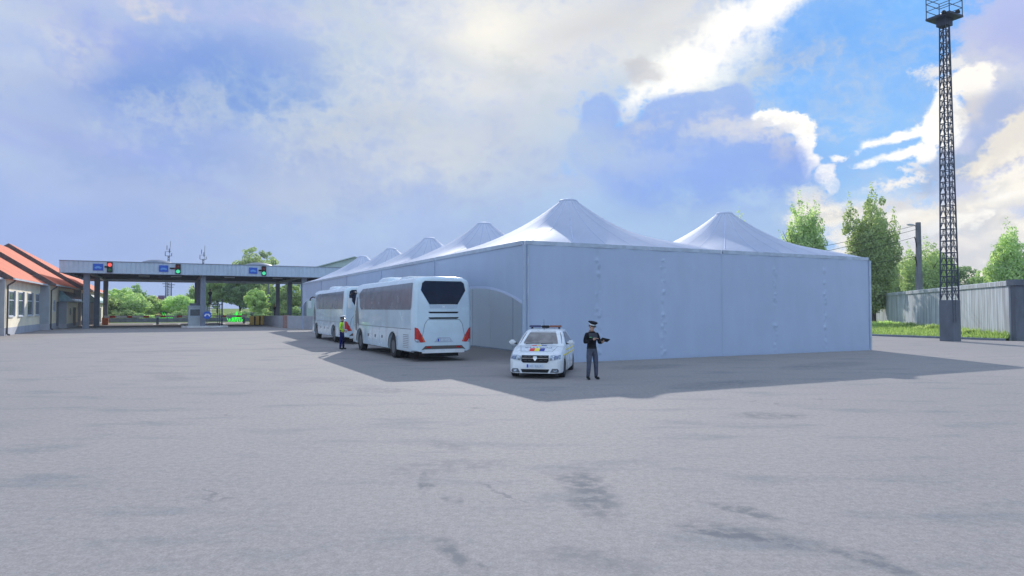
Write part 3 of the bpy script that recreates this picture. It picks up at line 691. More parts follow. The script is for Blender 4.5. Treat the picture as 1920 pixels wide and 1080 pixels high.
        mr = MB(); base = Vector((s*1.15, 9.75, 2.95))
        mr.path([base, base+Vector((s*.18, .25, .10)), base+Vector((s*.34, .42, -.02)), base+Vector((s*.38, .45, -.2))], .045, 8, 0)
        mr.bev(base+Vector((s*.38-.11, .38, -.78)), base+Vector((s*.38+.11, .55, -.16)), .05, 1)
        mr.build('mirror', [M['black'], M['white_paint']], t, smooth=40)
    ac = MB()
    for s0, s1, h, hw in ((5.0, 7.6, .20, .78), (2.2, 4.0, .12, .75)):
        ac.loft([[Vector((x*hw*k, s0+(s1-s0)*v, 3.515+h*k2*z)) for x, z in ((1, 0), (.94, .7), (.8, 1), (-.8, 1), (-.94, .7), (-1, 0))] for v, k, k2 in ((0, .8, .1), (.12, .95, .7), (.3, 1, 1), (.75, 1, 1), (.92, .95, .6), (1, .8, .1))], 0)
    ac.build('roof_unit', M['bus_paint'], t, smooth=40)
    vs, fs = patch([Vector((x, 14, z)) for x, z in [(-1.05, 1.25), (1.05, 1.25), (1.05, 3.1), (-1.05, 3.1)]], bv, (0, -1, 0), 14, .01, 3)
    MB().add(vs, fs).build('windscreen', M['dark_glass'], t, smooth=40)
    return t
def bus_at(px, Y):
    p = Vector((X_at(px, Y), Y, 0)); return p+E1*1.30
coach('white coach nearest the police car, rear window and red tail lights facing out', bus_at(776, 27.75))
coach('white coach parked ahead, half hidden behind the other coach and officer', bus_at(645, 41.6))

# ------------------------------------------------------------------ cars
def car(name, label, cat, loc, rz, paint, police=False, group=None):
    t = thing(name, label, cat, loc, rz, group)
    axl = (-1.30, 1.29); HW = .87
    def interp(tab, y):
        for (a, va), (b, vb) in zip(tab, tab[1:]):
            if a <= y <= b:
                f = (y-a)/(b-a); f = f*f*(3-2*f) if False else f
                return va+(vb-va)*f
        return tab[0][1] if y < tab[0][0] else tab[-1][1]
    Wt = [(-2.16, .66), (-2.10, .76), (-1.95, .83), (-1.5, .865), (0, .875), (1.3, .868), (1.7, .845), (1.9, .82), (2.02, .775), (2.08, .71)]
    Ht = [(-2.16, .86), (-2.08, .97), (-1.7, 1.03), (-.5, 1.0), (.9, 1.0), (1.0, .985), (1.25, .945), (1.5, .885), (1.8, .805), (1.95, .765), (2.04, .71), (2.08, .66)]
    def zb(y):
        z = .15+(.03*max(0, (abs(y)-1.85)/.25))
        for a in axl:
            dy = abs(y-a)
            if dy < .345: z = max(z, .30+math.sqrt(.345**2-dy**2))
        return z
    ys = sorted(set([round(-2.16+.06*i, 3) for i in range(71)]+[2.06, 2.08, a_ if False else 1.99] if False else [round(-2.16+.06*i, 3) for i in range(71)]+[2.06, 2.08, 2.02]))
    ys = [y for y in ys if y <= 2.08]
    def sec(y):
        w, h, b = interp(Wt, y), interp(Ht, y), zb(y); hm = max(b+.06, .56)
        half = [(w*.88, b), (w*.97, b+.03), (w, b+.08), (w*1.0, max(hm, b+.1)), (w*.995, max(h-.20, b+.12)), (w*.965, max(h-.08, b+.14)), (w*.90, max(h-.02, b+.15)), (w*.6, max(h+.008, b+.16)), (w*.3, max(h+.018, b+.17)), (0, max(h+.022, b+.17))]
        r = [Vector((x, y, z)) for x, z in half]; return r+[Vector((-v.x, v.y, v.z)) for v in r[-2::-1]]
    mb = MB(); rings = [sec(y) for y in ys]; n = len(rings[0])
    mb.loft(rings, 0, True, mf=lambda k, i: 1 if i == n-1 else 0)
    body = mb.build('body', [paint, M['black']], t, smooth=38); bv = bvh_of(body)
    # greenhouse: rings going up
    def ring(z, yf, yr, w, r=.12):
        pts = []
        for (cx, cy, a0) in ((w-r, yf-r, 0), (-(w-r), yf-r, 90), (-(w-r), yr+r, 180), (w-r, yr+r, 270)):
            for k in range(4):
                a = R(a0+90*k/3); pts.append(Vector((cx+math.cos(a)*r, cy+math.sin(a)*r*(1 if True else 1), z)))
        for p in pts:
            if p.y > yf-.35: p.y += -.14*(abs(p.x)/w)**2
        return pts
    gh = MB(); gh.loft([ring(.95, 1.02, -1.88, .80), ring(1.02, .90, -1.78, .785), ring(1.22, .55, -1.50, .715), ring(1.40, .22, -1.18, .635), ring(1.465, .04, -1.0, .585), ring(1.495, -.12, -.85, .48), ring(1.51, -.35, -.65, .3)], 0)
    cab = gh.build('cabin', paint, t, smooth=38); bc = bvh_of(cab)
    m2 = MB(); vs, fs = patch([Vector((x, 4, z)) for x, z in [(-.70, 1.03), (.70, 1.03), (.66, 1.22), (.56, 1.425), (-.56, 1.425), (-.66, 1.22)]], bc, (0, -1, 0), 4, .006, 3); m2.add(vs, fs, 0)
    m2.build('windscreen', M['screen_glass'] if police else M['dark_glass'], t, smooth=40)
    m2 = MB(); vs, fs = patch([Vector((x, -4, z)) for x, z in [(-.66, 1.06), (.66, 1.06), (.54, 1.40), (-.54, 1.40)]], bc, (0, 1, 0), -4, .006, 3); m2.add(vs, fs, 0)
    m2.build('rear_window', M['dark_glass'], t, smooth=40)
    for s in (-1, 1):
        for poly in ([(.70, 1.04), (.28, 1.38), (-.28, 1.405), (-.30, 1.04)], [(-.36, 1.04), (-.34, 1.405), (-.92, 1.37), (-1.42, 1.06)]):
            m2 = MB(); vs, fs = patch([Vector((s*3, y, z)) for y, z in poly], bc, (-s, 0, 0), s*3, .006, 2); m2.add(vs, fs); m2.build('side_window', M['tint'] if not police else M['screen_glass'], t, smooth=40)
        for a in axl:
            w = MB(), MB(); wheel(w, (s*(HW-.11), a, .30), .30, .20, s)
            tw = w[0].build('wheel', M['rubber'], t, smooth=40); w[1].build('rim', [M['rim'], M['black']], tw, smooth=40)
        mm = MB(); mm.bev((s*.98-.11, .58, 1.0), (s*.98+.11, .74, 1.15), .045, 0); mm.tube((s*.82, .66, 1.03), (s*.92, .66, 1.05), .03, m=1); mm.build('mirror', [paint, M['black']], t, smooth=40)
    def front(name, polys, mats, off=.008, sub=2):
        m3 = MB()
        for poly, mi in polys:
            vs, fs = patch([Vector((x, 4, z)) for x, z in poly], bv, (0, -1, 0), 4, off+.003*mi, sub); m3.add(vs, fs, mi)
        return m3.build(name, mats, t, smooth=30)
    def rect(x0, x1, z0, z1): return [(x0, z0), (x1, z0), (x1, z1), (x0, z1)]
    for s in (-1, 1):
        front('headlight', [([(s*.44, .57), (s*.79, .62), (s*.79, .745), (s*.62, .75), (s*.45, .725)], 0), ([(s*.60, .61), (s*.73, .635), (s*.73, .72), (s*.60, .71)], 1)], [M['clear_lens'], M['lamp_inner'] if police else M['chrome']], .012, 3)
        front('fog_lamp', [([(s*.47, .20), (s*.72, .20), (s*.75, .26), (s*.71, .325), (s*.54, .325)], 0), ([(s*.57, .225), (s*.68, .225), (s*.68, .295), (s*.58, .295)], 1)], [M['rim'], M['clear_lens']], .010, 2)
    front('grille', [([(-.38, .505), (.38, .505), (.43, .56), (.43, .735), (-.43, .735), (-.43, .56)], 0)]+[(rect(-.41, .41, z, z+.016), 1) for z in (.635,)]+[(rect(a, a+.08, z, z+.010), 2) for z in (.692, .572) for a in (-.36, -.23, .13, .26)], [M['black'], M['chrome'], M['rim']], .012, 2)
    front('emblem', [([(-.055, .70), (.055, .70), (.06, .635), (0, .555), (-.06, .635)], 0)], [M['chrome']], .024, 0)
    front('lower_intake', [([(-.40, .20), (.40, .20), (.45, .305), (-.45, .305)], 0)], [M['black']], .010, 2)
    front('number_plate', [(rect(-.26, .26, .355, .455), 0), (rect(.21, .26, .355, .455), 1)]+[(rect(-.20+.055*i, -.165+.055*i, .38, .43), 2) for i in range(7) if i not in (1, 4)], [M['plate'], M['plate_blue'], M['trim']], .012, 0)
    for s in (-1, 1):
        m3 = MB(); vs, fs = patch([Vector((x, -4, z)) for x, z in [(s*.42, .70), (s*.74, .70), (s*.74, .92), (s*.55, .92)]], bv, (0, 1, 0), -4, .01, 2); m3.add(vs, fs); m3.build('tail_light', M['red_lens'], t)
    if police:
        def top(name, polys, mats, off=.004, sub=2):
            m3 = MB()
            for poly, mi in polys:
                vs, fs = patch([Vector((x, y, 3)) for x, y in poly], bv, (0, 0, -1), 3, off+.001*mi, sub); m3.add(vs, fs, mi)
            return m3.build(name, mats, t)
        def r2(x0, x1, y0, y1): return [(x0, y0), (x1, y0), (x1, y1), (x0, y1)]
        # seen from ahead the red patch is on the viewer's left, i.e. on +x of the car facing -x... car faces the viewer
        pol = []
        for y0, y1 in ((1.08, 1.18), (1.46, 1.74)):
            for k, c in enumerate((2, 1, 0)): pol.append((r2(-.24+.16*k, -.08+.16*k, y0, y1), c))
        top('tricolour_stripe', pol, [M['flag_red'], M['flag_yellow'], M['flag_blue']])
        vs, fs = text_mesh('POLITIA', .22)
        lb = MB(); nv = []
        for v in vs:   # mirrored lettering, read in the mirror of the vehicle ahead
            p = Vector((v.x*1.15, 1.36+v.y*.75, 3)); h = bv.ray_cast(p, Vector((0, 0, -1)))[0]; nv.append((h if h else p)+Z*.005)
        lb.add(nv, fs); lb.build('bonnet_lettering', M['letter'], t)
        g = []
        for (a, b) in (((-.62, 1.06), (-.50, 1.74)), ((.62, 1.06), (.50, 1.74)), ((-.50, 1.74), (.50, 1.74))):
            d = (Vector(b)-Vector(a)).normalized(); o = Vector((-d.y, d.x))*.006
            g.append(([tuple(Vector(a)+o), tuple(Vector(b)+o), tuple(Vector(b)-o), tuple(Vector(a)-o)], 0))
        top('bonnet_seam', g, [M['panel_line']], .003, 3)
        for s in (-1, 1):
            m3 = MB()
            for y0, y1, z0, z1, mi in ((-1.9, 1.6, .70, .745, 0), (-1.75, .95, .84, .875, 1)):
                vs, fs = patch([Vector((s*3, y0, z0)), Vector((s*3, y1, z0)), Vector((s*3, y1, z1)), Vector((s*3, y0, z1))], bv, (-s, 0, 0), s*3, .005, 4); m3.add(vs, fs, mi)
            m3.build('side_stripe', [M['flag_yellow'], M['flag_yellow']], t)
            m3 = MB()
            for a in (.72, -.33, -1.25):
                vs, fs = patch([Vector((s*3, a, .30)), Vector((s*3, a+.012, .30)), Vector((s*3, a+.012, .98)), Vector((s*3, a, .98))], bv, (-s, 0, 0), s*3, .003, 2); m3.add(vs, fs)
            m3.build('door_seam', M['panel_line'], t)
        lbz = 1.54
        bar = MB(); bar.bev((-.56, -.50, lbz), (-.14, -.26, lbz+.07), .022, 0); bar.bev((.14, -.50, lbz), (.56, -.26, lbz+.07), .022, 1); bar.bev((-.135, -.49, lbz-.02), (.135, -.27, lbz+.065), .02, 2)
        bar.b2((-.5, -.42, 1.49), (-.44, -.34, lbz), 2).b2((.44, -.42, 1.49), (.5, -.34, lbz), 2)
        bar.build('light_bar', [M['bar_red'], M['bar_blue'], M['black']], t, smooth=40)
        MB().tube((0, .02, 1.47), (0.02, -.08, 1.82), .008, .004).build('aerial', M['black'], t)
        wp = MB()
        for x0 in (.48, -.02):
            wp.tube((x0, .96, 1.035), (x0-.45 if x0 > .1 else x0-.4, .93, 1.06), .012)
        wp.build('wiper', M['black'], t)
    return t
cf = G(1010, 706); chd = Vector((.185, .983, 0))
crz = math.atan2(-(-chd.x), -chd.y)  # forward (+y local) points along -chd
car('police_car', 'white police saloon with light bar and tricolour bonnet stripes beside the standing officer', 'car', cf+chd*1.30, math.atan2(chd.x, -chd.y), M['white_paint'], True)
M['car_dark'] = pm('dark_car_paint', (.03, .035, .045), .25, coat=.6); M['car_grey'] = pm('grey_car_paint', (.22, .25, .29), .25, coat=.6)
car('parked_car', 'dark parked car beyond the barrier arm next to the yellow black block', 'car', G(470, 599.5), R(120), M['car_dark'])
car('parked_car', 'grey parked car behind the ramp, only its roof showing over the hazard block', 'car', G(492, 595.3), R(115), M['car_grey'])

# ------------------------------------------------------------------ people
def person(label, loc, rz, P, mats, hat=None, extra=None):
    """P: joint positions (local, facing +y); one skinned continuous body."""
    t = thing('person', label, 'person', loc, rz)
    J = dict(pelvis=(0, 0, .95), waist=(0, .0, 1.10), chest=(0, .01, 1.32), neckb=(0, -.005, 1.46), neck=(0, .005, 1.52), jaw=(0, .025, 1.585), skull=(0, .015, 1.655), crown=(0, 0, 1.715))
    J.update(P)
    rad = dict(pelvis=(.165, .125), waist=(.15, .115), chest=(.175, .125), neckb=(.085, .075), neck=(.056, .058), jaw=(.068, .082), skull=(.080, .098), crown=(.062, .078),
               shl=.078, shr=.078, ell=.055, elr=.055, wrl=.036, wrr=.036, pal=(.040, .026), par=(.040, .026), hipl=.112, hipr=.112, knl=.080, knr=.080, anl=.058, anr=.058, hel=.048, her=.048, tol=.042, tor=.042)
    segs = [('pelvis', 'waist', 1), ('waist', 'chest', 1), ('chest', 'neckb', 1), ('neckb', 'neck', 0), ('neck', 'jaw', 0), ('jaw', 'skull', 0), ('skull', 'crown', 0),
            ('chest', 'shl', 1), ('shl', 'ell', 1), ('ell', 'wrl', 1), ('wrl', 'pal', 0), ('chest', 'shr', 1), ('shr', 'elr', 1), ('elr', 'wrr', 1), ('wrr', 'par', 0),
            ('pelvis', 'hipl', 2), ('hipl', 'knl', 2), ('knl', 'anl', 2), ('anl', 'hel', 3), ('hel', 'tol', 3), ('pelvis', 'hipr', 2), ('hipr', 'knr', 2), ('knr', 'anr', 2), ('anr', 'her', 3), ('her', 'tor', 3)]
    names = list(dict.fromkeys(a for s in segs for a in s[:2]))
    verts = [Vector(J[n]) for n in names]; edges = [(names.index(a), names.index(b)) for a, b, _ in segs]
    radii = [rad[n] if isinstance(rad[n], tuple) else (rad[n], rad[n]) for n in names]; roots = [names.index('pelvis')]
    seglist = [(Vector(J[a]), Vector(J[b]), m) for a, b, m in segs]
    for sd in 'lr':   # five fingers, each its own short chain rooted inside the palm
        wr, pa = Vector(J['wr'+sd]), Vector(J['pa'+sd]); d = (pa-wr).normalized(); cu = Vector(J.get('curl'+sd, (0, .3, -1))).normalized(); cu = (cu-d*cu.dot(d)).normalized(); side = d.cross(cu).normalized()*(1 if sd == 'l' else -1)
        for k, (o, L) in enumerate(((-.030, .060), (-.010, .072), (.010, .068), (.028, .054), (.040, .045))):
            b0 = pa+side*o-d*.01
            if k == 4: pts = [pa-d*.03+side*.02, pa+side*.052+d*.005, pa+side*.060+d*.035+cu*.015]
            else: pts = [b0, b0+d*.035, b0+d*(.035+L*.45)+cu*L*.22, b0+d*(.035+L*.6)+cu*L*.62]
            base = len(verts); verts += pts; radii += [(.0105, .0105)]+[(.0095, .0095)]*(len(pts)-2)+[(.008, .008)]; roots.append(base)
            edges += [(base+i, base+i+1) for i in range(len(pts)-1)]
            for a, b in zip(pts, pts[1:]): seglist.append((a, b, 0))
    me = bpy.data.meshes.new('body'); me.from_pydata(verts, edges, []); o = bpy.data.objects.new('body', me); C.objects.link(o)
    md = o.modifiers.new('skin', 'SKIN'); md.use_smooth_shade = True; md.branch_smoothing = .5
    for i, sv in enumerate(me.skin_vertices[0].data): sv.radius = radii[i]; sv.use_root = i in roots
    sb = o.modifiers.new('sub', 'SUBSURF'); sb.levels = 2; sb.render_levels = 2
    bpy.context.view_layer.update()
    m2 = bpy.data.meshes.new_from_object(o.evaluated_get(bpy.context.evaluated_depsgraph_get())); o.modifiers.clear(); o.data = m2; bpy.data.meshes.remove(me)
    m2.materials.clear()
    for mt in mats: m2.materials.append(mt)
    for p in m2.polygons:
        c = p.center; best = (9, 0)
        for a, b, mi in seglist:
            ab = b-a; tt = max(0, min(1, (c-a).dot(ab)/ab.length_squared)); dd = (c-a-ab*tt).length
            if dd < best[0]: best = (dd, mi)
        mi = best[1]
        if mi == 1 and c.z < .955 and abs(c.x) < .2 and c.y < .16: mi = 2
        if mi == 2 and c.z > .965: mi = 1
        p.material_index = mi; p.use_smooth = True
    o.parent = t
    # face, ears and hair sit on the head
    hd = Vector(J['skull']); hf = (Vector(J.get('look', (0, 1, 0)))).normalized(); hs = hf.cross(Z).normalized(); hu = hs.cross(hf)
    def hp(x, y, z): return hd+hs*x+hf*y+hu*z
    fc = MB()
    fc.loft([[hp(x*k, y, z) for x, z in ((-.014, -.045), (.014, -.045), (.006, .0), (-.006, .0))] for y, k in ((.085, 1), (.108, .7), (.118, .35))], 0)
    for s in (-1, 1):
        fc.lathe([(.008, .0), (.011, .004), (.004, .009)], hp(s*.032, .088, .0), 8, 2, axis=hf)
        fc.tube(hp(s*.016, .092, .022), hp(s*.048, .082, .020), .006, m=1)
        fc.lathe([(.012, -.008), (.026, .0), (.022, .010), (.006, .012)], hp(s*.080, -.005, -.012), 10, 0, axis=hs*s)
    fc.tube(hp(-.022, .084, -.070), hp(.022, .084, -.070), .006, m=3)
    fc.build('face', [M['skin'], M['hair'], M['sign_white'], M['red_paint']], t, smooth=50)
    hb = MB()
    hb.loft([[hp(math.cos(a)*rx, math.sin(a)*ry-.012, z) for a in [2*math.pi*i/16 for i in range(16)]] for rx, ry, z in ((.066, .085, -.055), (.084, .098, -.02), (.089, .100, .03), (.080, .092, .065), (.05, .06, .088), (.01, .01, .093))], 0)
    b2 = MB(); 
    for f in hb.f:
        c = sum((Vector(hb.v[i]) for i in f), Vector())/len(f)-hd
        if c.dot(hf) < .055 or c.dot(hu) > .05: b2.f.append(f); b2.m.append(0)
    b2.v = hb.v; 
    if hat != 'none': b2.build('hair', M['hair'], t, smooth=50)
    if hat in ('black', 'white'):
        topm, band = (M['uniform'], M['cap_white']) if hat == 'black' else (M['cap_white'], M['vest_grey'])
        hc = MB(); N = 24
        def rg(rx, ry, z, ty=0): return [hp(math.cos(2*math.pi*i/N)*rx, math.sin(2*math.pi*i/N)*ry-.005, z+ty*math.sin(2*math.pi*i/N)) for i in range(N)]
        hc.loft([rg(.092, .108, .030), rg(.095, .111, .075)], 1, cap=False)
        hc.loft([rg(.095, .111, .075), rg(.135, .150, .105, .012), rg(.142, .158, .122, .016), rg(.12, .135, .138, .016), rg(.05, .06, .142, .012)], 0, cap=True)
        N2 = 12
        hc.loft([[hp(math.sin(a)*.093, math.cos(a)*.108-.005, .034) for a in [R(-62+124*i/N2) for i in range(N2+1)]], [hp(math.sin(a)*.105, math.cos(a)*.135+.022, .012) for a in [R(-62+124*i/N2) for i in range(N2+1)]], [hp(math.sin(a)*.098, math.cos(a)*.130+.020, .008) for a in [R(-62+124*i/N2) for i in range(N2+1)]], [hp(math.sin(a)*.093, math.cos(a)*.108-.005, .028) for a in [R(-62+124*i/N2) for i in range(N2+1)]]], 2, cap=False, closed=False)
        hc.lathe([(.02, 0), (.016, .01), (.004, .014)], hp(0, .104, .058), 10, 3, axis=hf)
        hc.build('cap', [topm, band, M['shoe'], M['badge_green'] if hat == 'black' else M['chrome']], t, smooth=45)
    if extra: extra(t, o, hp)
    return t
def belt(t, o, z, mat, h=.045):
    bv = bvh_of(o); mb = MB(); r = []
    for dz in (-h/2, h/2):
        ring = []
        for i in range(28):
            a = 2*math.pi*i/28; d = Vector((math.cos(a), math.sin(a), 0)); hit = bv.ray_cast(Vector((0, 0, z+dz))+d*.30, -d)[0]
            ring.append((hit if hit and hit.xy.length < .24 else Vector((0, 0, z+dz))+d*.15)+d*.008)
        r.append(ring)
    mb.loft(r, 0, cap=False); return mb.build('belt', mat, t, smooth=40)
def chest_patch(t, o, name, poly, mat, off=.006, axis=(0, -1, 0), st=1):
    bv = bvh_of(o); vs, fs = patch([Vector((x, st, z)) for x, z in poly], bv, axis, st, off, 2); MB().add(vs, fs).build(name, mat, t, smooth=40)

def ex_officer(t, o, hp):
    belt(t, o, .975, M['shoe'])
    chest_patch(t, o, 'yoke', [(-.16, 1.30), (-.05, 1.28), (.05, 1.28), (.16, 1.30), (.14, 1.43), (.05, 1.44), (-.05, 1.44), (-.14, 1.43)], M['vest_grey'])
    chest_patch(t, o, 'name_tag', [(.03, 1.285), (.14, 1.295), (.14, 1.32), (.03, 1.315)], M['badge_green'], .014)
    MB().lathe([(.03, 0), (.026, .006)], (.247, .0, 1.30), 10, 0, axis=(1, .2, .1)).build('sleeve_badge', M['badge_green'], t)
    cb = MB()
    for z in (1.04, 1.10, 1.17, 1.24): cb.lathe([(.010, 0), (.006, .006)], (0, .132, z), 8, 0, axis=(0, 1, 0))
    cb.build('shirt_button', M['vest_grey'], t)
op = G(1110, 711.5)
# faces the viewer, turned a little to its own left
person('officer in black shirt, grey trousers and peaked cap using a tablet beside the police car', op, R(180+24), dict(
    shr=(.185, 0, 1.415), elr=(.275, .02, 1.13), wrr=(.075, .22, 1.245), par=(.02, .275, 1.275), curlr=(0, .3, -1),
    shl=(-.185, .01, 1.415), ell=(-.235, .06, 1.125), wrl=(-.20, .30, 1.165), pal=(-.185, .375, 1.185), curll=(.6, .2, .6),
    hipl=(-.095, 0, .90), knl=(-.125, .03, .50), anl=(-.155, -.01, .105), hel=(-.155, -.03, .048), tol=(-.18, .14, .042),
    hipr=(.095, 0, .90), knr=(.120, .03, .50), anr=(.135, -.01, .105), her=(.135, -.03, .048), tor=(.16, .14, .042),
    look=(-.35, 1, -.38)), [M['skin'], M['uniform'], M['grey_cloth'], M['shoe']], 'black', ex_officer)
tm = Matrix.Rotation(R(204), 4, 'Z')
tb = thing('tablet', 'thin black tablet held in the hand of the officer in grey trousers', 'tablet', op+(tm @ Vector((-.20, .43, 1.235))), R(204))
rt = Matrix.Rotation(R(28), 3, 'X') @ Matrix.Rotation(R(-14), 3, 'Y')
MB().box((0, 0, 0), (.26, .19, .012), 0, rt).box(rt @ Vector((0, 0, .0075)), (.235, .165, .003), 1, rt).build('case', [M['black'], M['dark_glass']], tb)

def ex_traffic(t, o, hp):
    chest = [(-.15, 1.14), (.15, 1.14), (.15, 1.18), (-.15, 1.18)]
    belt(t, o, 1.14, M['reflect'], .05)
    belt(t, o, 1.01, M['shoe'], .05)
    bv = bvh_of(o)
    m2 = MB()
    for s in (-1, 1):
        vs, fs = patch([Vector((s*2, -.06, 1.20)), Vector((s*2, .06, 1.20)), Vector((s*2, .06, 1.25)), Vector((s*2, -.06, 1.25))], bv, (-s, 0, 0), s*2, .006, 1); m2.add(vs, fs)
    m2.build('sleeve_band', M['reflect'], t)
    MB().lathe([(.075, 0), (.085, .02), (.07, .06)], (0, 0, 1.455), 16, 0, cap=False).build('collar', M['uniform'], t, smooth=40)
op2 = G(641, 655)
person('traffic officer in yellow high visibility jacket, navy trousers and white cap near the coaches', op2, R(-88), dict(
    shr=(.19, -.01, 1.415), elr=(.23, -.07, 1.13), wrr=(.17, .10, .98), par=(.13, .17, .95), shl=(-.19, -.01, 1.415), ell=(-.23, -.07, 1.13), wrl=(-.17, .10, .98), pal=(-.12, .17, .95),
    hipl=(-.095, 0, .90), knl=(-.11, .03, .50), anl=(-.12, .06, .105), hel=(-.12, .04, .048), tol=(-.13, .22, .042), hipr=(.095, 0, .90), knr=(.11, -.02, .50), anr=(.12, -.06, .105), her=(.12, -.08, .048), tor=(.13, .10, .042),
    look=(0, 1, -.05)), [M['skin'], M['hivis'], M['navy'], M['shoe']], 'white', ex_traffic)

# ------------------------------------------------------------------ toll canopy
CAN = G(161, 616.2)
def can(s, t, z=0): return CAN+E1*s+E2*t+Z*z
def s_on(px, t):   # position along the canopy front for a picture column
    p = CAN+E2*t; k = (px-960)/FPX
    return (k*p.y-p.x)/(E1.x-k*E1.y)
cn = thing('toll_canopy', 'long grey metal canopy on square columns over the border lanes', 'canopy', CAN, ANG)
S0, S1, T0, T1, ZB, ZT = -2.35, 46.0, -1.3, 25.0, 5.98, 7.22
fa = MB(); per = .44
def ribbed(p, q, out):
    p, q, out = Vector(p), Vector(q), Vector(out); L = (q-p).length; d = (q-p)/L; n = int(L/per); 
    pts = []
    for i in range(n):
        a = i*L/n; w_ = L/n
        for f, o in ((0, .03), (.74, .03), (.78, 0), (.96, 0)): pts.append(p+d*(a+f*w_)+out*o)
    pts.append(q)
    fa.add([v+Z*ZB for v in pts]+[v+Z*ZT for v in pts], [(i, i+1, len(pts)+i+1, len(pts)+i) for i in range(len(pts)-1)], 0)
ribbed((S0, T0, 0), (S1, T0, 0), (0, -1, 0)); ribbed((S0, T1, 0), (S0, T0, 0), (-1, 0, 0)); ribbed((S1, T1, 0), (S0, T1, 0), (0, 1, 0))
fa.b2((S0-.05, T0-.09, ZT), (S1, T0+.12, ZT+.06), 1).b2((S0-.05, T0-.05, ZB-.05), (S1, T0+.1, ZB-.002), 1).b2((S0-.05, T0+.12, ZT), (S0+.1, T1, ZT+.06), 1)
fa.build('fascia', [M['fascia'], M['grey_metal']], cn)
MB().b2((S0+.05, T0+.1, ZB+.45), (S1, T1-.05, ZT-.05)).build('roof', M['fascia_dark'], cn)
for s in (0, 11.5, 22.8, 34.2):
    MB().b2((s-.14, T0+.1, ZB+.02), (s+.14, T1-.1, ZB+.44)).build('beam', M['grey_metal'], cn)
for tt in [3.0+3.6*i for i in range(6)]:
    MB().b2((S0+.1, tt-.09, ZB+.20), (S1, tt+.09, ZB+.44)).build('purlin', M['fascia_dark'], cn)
for i, s in enumerate((0, 11.5, 22.8, 34.2)):
    for tt in (0, 11.5, 23.5):
        w_ = .29 if s < 30 else .28
        cb = MB(); cb.b2((s-w_, tt-w_, 0), (s+w_, tt+w_, ZB)); cb.b2((s-w_-.06, tt-w_-.06, 0), (s+w_+.06, tt+w_+.06, .05)); cb.build('column', M['grey_metal'], cn)
for px in (293, 484):
    s = s_on(px, 11)
    MB().lathe([(2.5, 0), (2.4, .3), (2.1, .62), (1.6, .92), (.9, 1.12), (.05, 1.2)], (s, 11, ZT-.05), 28, 0).build('skylight_dome', M['grey_metal'], cn, smooth=40)
for px in (270, 430, 330, 520):
    s = s_on(px, 8); MB().b2((s-.6, 7.8, ZB+.12), (s+.6, 8.2, ZB+.2)).build('ceiling_light', M['sign_white'], cn)
# signs and signals hung on the fascia
def place(o, s, t, z=0): o.location = can(s, t, z); o.rotation_euler = (0, 0, ANG)
for i, (px, red) in enumerate(((205, True), (333, False), (494, False))):
    lab = ('traffic light showing red on the canopy fascia', 'traffic light showing green above the lane beside the booth column', 'traffic light showing green on the fascia nearest the marquees')[i]
    s = s_on(px, T0); tl = thing('traffic_light', lab, 'traffic light', (0, 0, 0), 0, 'canopy traffic lights'); place(tl, s, T0-.1, 6.62 if i == 0 else 6.60)
    MB().bev((-.26, -.12, -.56), (.26, .02, .56), .03).build('housing', M['black'], tl)
    for z, mm in ((.27, 'lamp_red' if red else 'off_red'), (-.27, 'off_green' if red else 'lamp_green')):
        MB().lathe([(.21, 0), (.16, .03), (.02, .045)], (0, -.122, z), 18, 0, axis=(0, -1, 0)).build('lens', M[mm], tl, smooth=40)
        MB().loft([[Vector((math.cos(a)*r, y, z+math.sin(a)*r)) for a in [R(10+160*k/10) for k in range(11)]] for y, r in ((-.12, .235), (-.28, .225))], 0, cap=False, closed=False).build('visor', M['black'], tl)
for i, px in enumerate((183, 306, 474)):
    lab = ('blue lane sign with pale coach outline beside the red traffic light', 'blue lane sign with pale coach outline between canopy end and booth column', 'blue lane sign with pale coach outline nearest the marquees')[i]
    s = s_on(px, T0); sg = thing('lane_sign', lab, 'sign', (0, 0, 0), 0, 'blue lane signs'); place(sg, s, T0-.06, 6.62)
    MB().b2((-.46, -.04, -.36), (.46, .02, .36)).build('board', M['blue_sign'], sg)
    pg = MB(); pg.prism([(-.32, -.043, -.12), (.33, -.043, -.12), (.33, -.043, .0), (.22, -.043, .0), (.10, -.043, .10), (-.14, -.043, .10), (-.26, -.043, .0), (-.32, -.043, -.03)], (0, -.004, 0))
    for x in (-.18, .18): pg.lathe([(.06, 0), (.06, .004)], (x, -.043, -.13), 12, 0, axis=(0, -1, 0))
    pg.build('pictogram', M['sign_pale'], sg)
    ds = thing('lane_display', ('slim black display strip beside the red traffic light', 'slim black display strip beside the booth lane traffic light', 'slim black display strip on the fascia nearest the marquees')[i], 'display', (0, 0, 0), 0, 'display strips'); place(ds, s+.95, T0-.06, 6.66)
    MB().bev((-.36, -.06, -.09), (.36, .02, .09), .02).b2((.38, -.02, -.2), (.52, 0, .2), 2).build('casing', [M['black'], M['red_paint'], M['fascia']], ds)
    MB().b2((.14, -.066, -.04), (.22, -.061, .04)).build('indicator', M['red_paint'], ds)

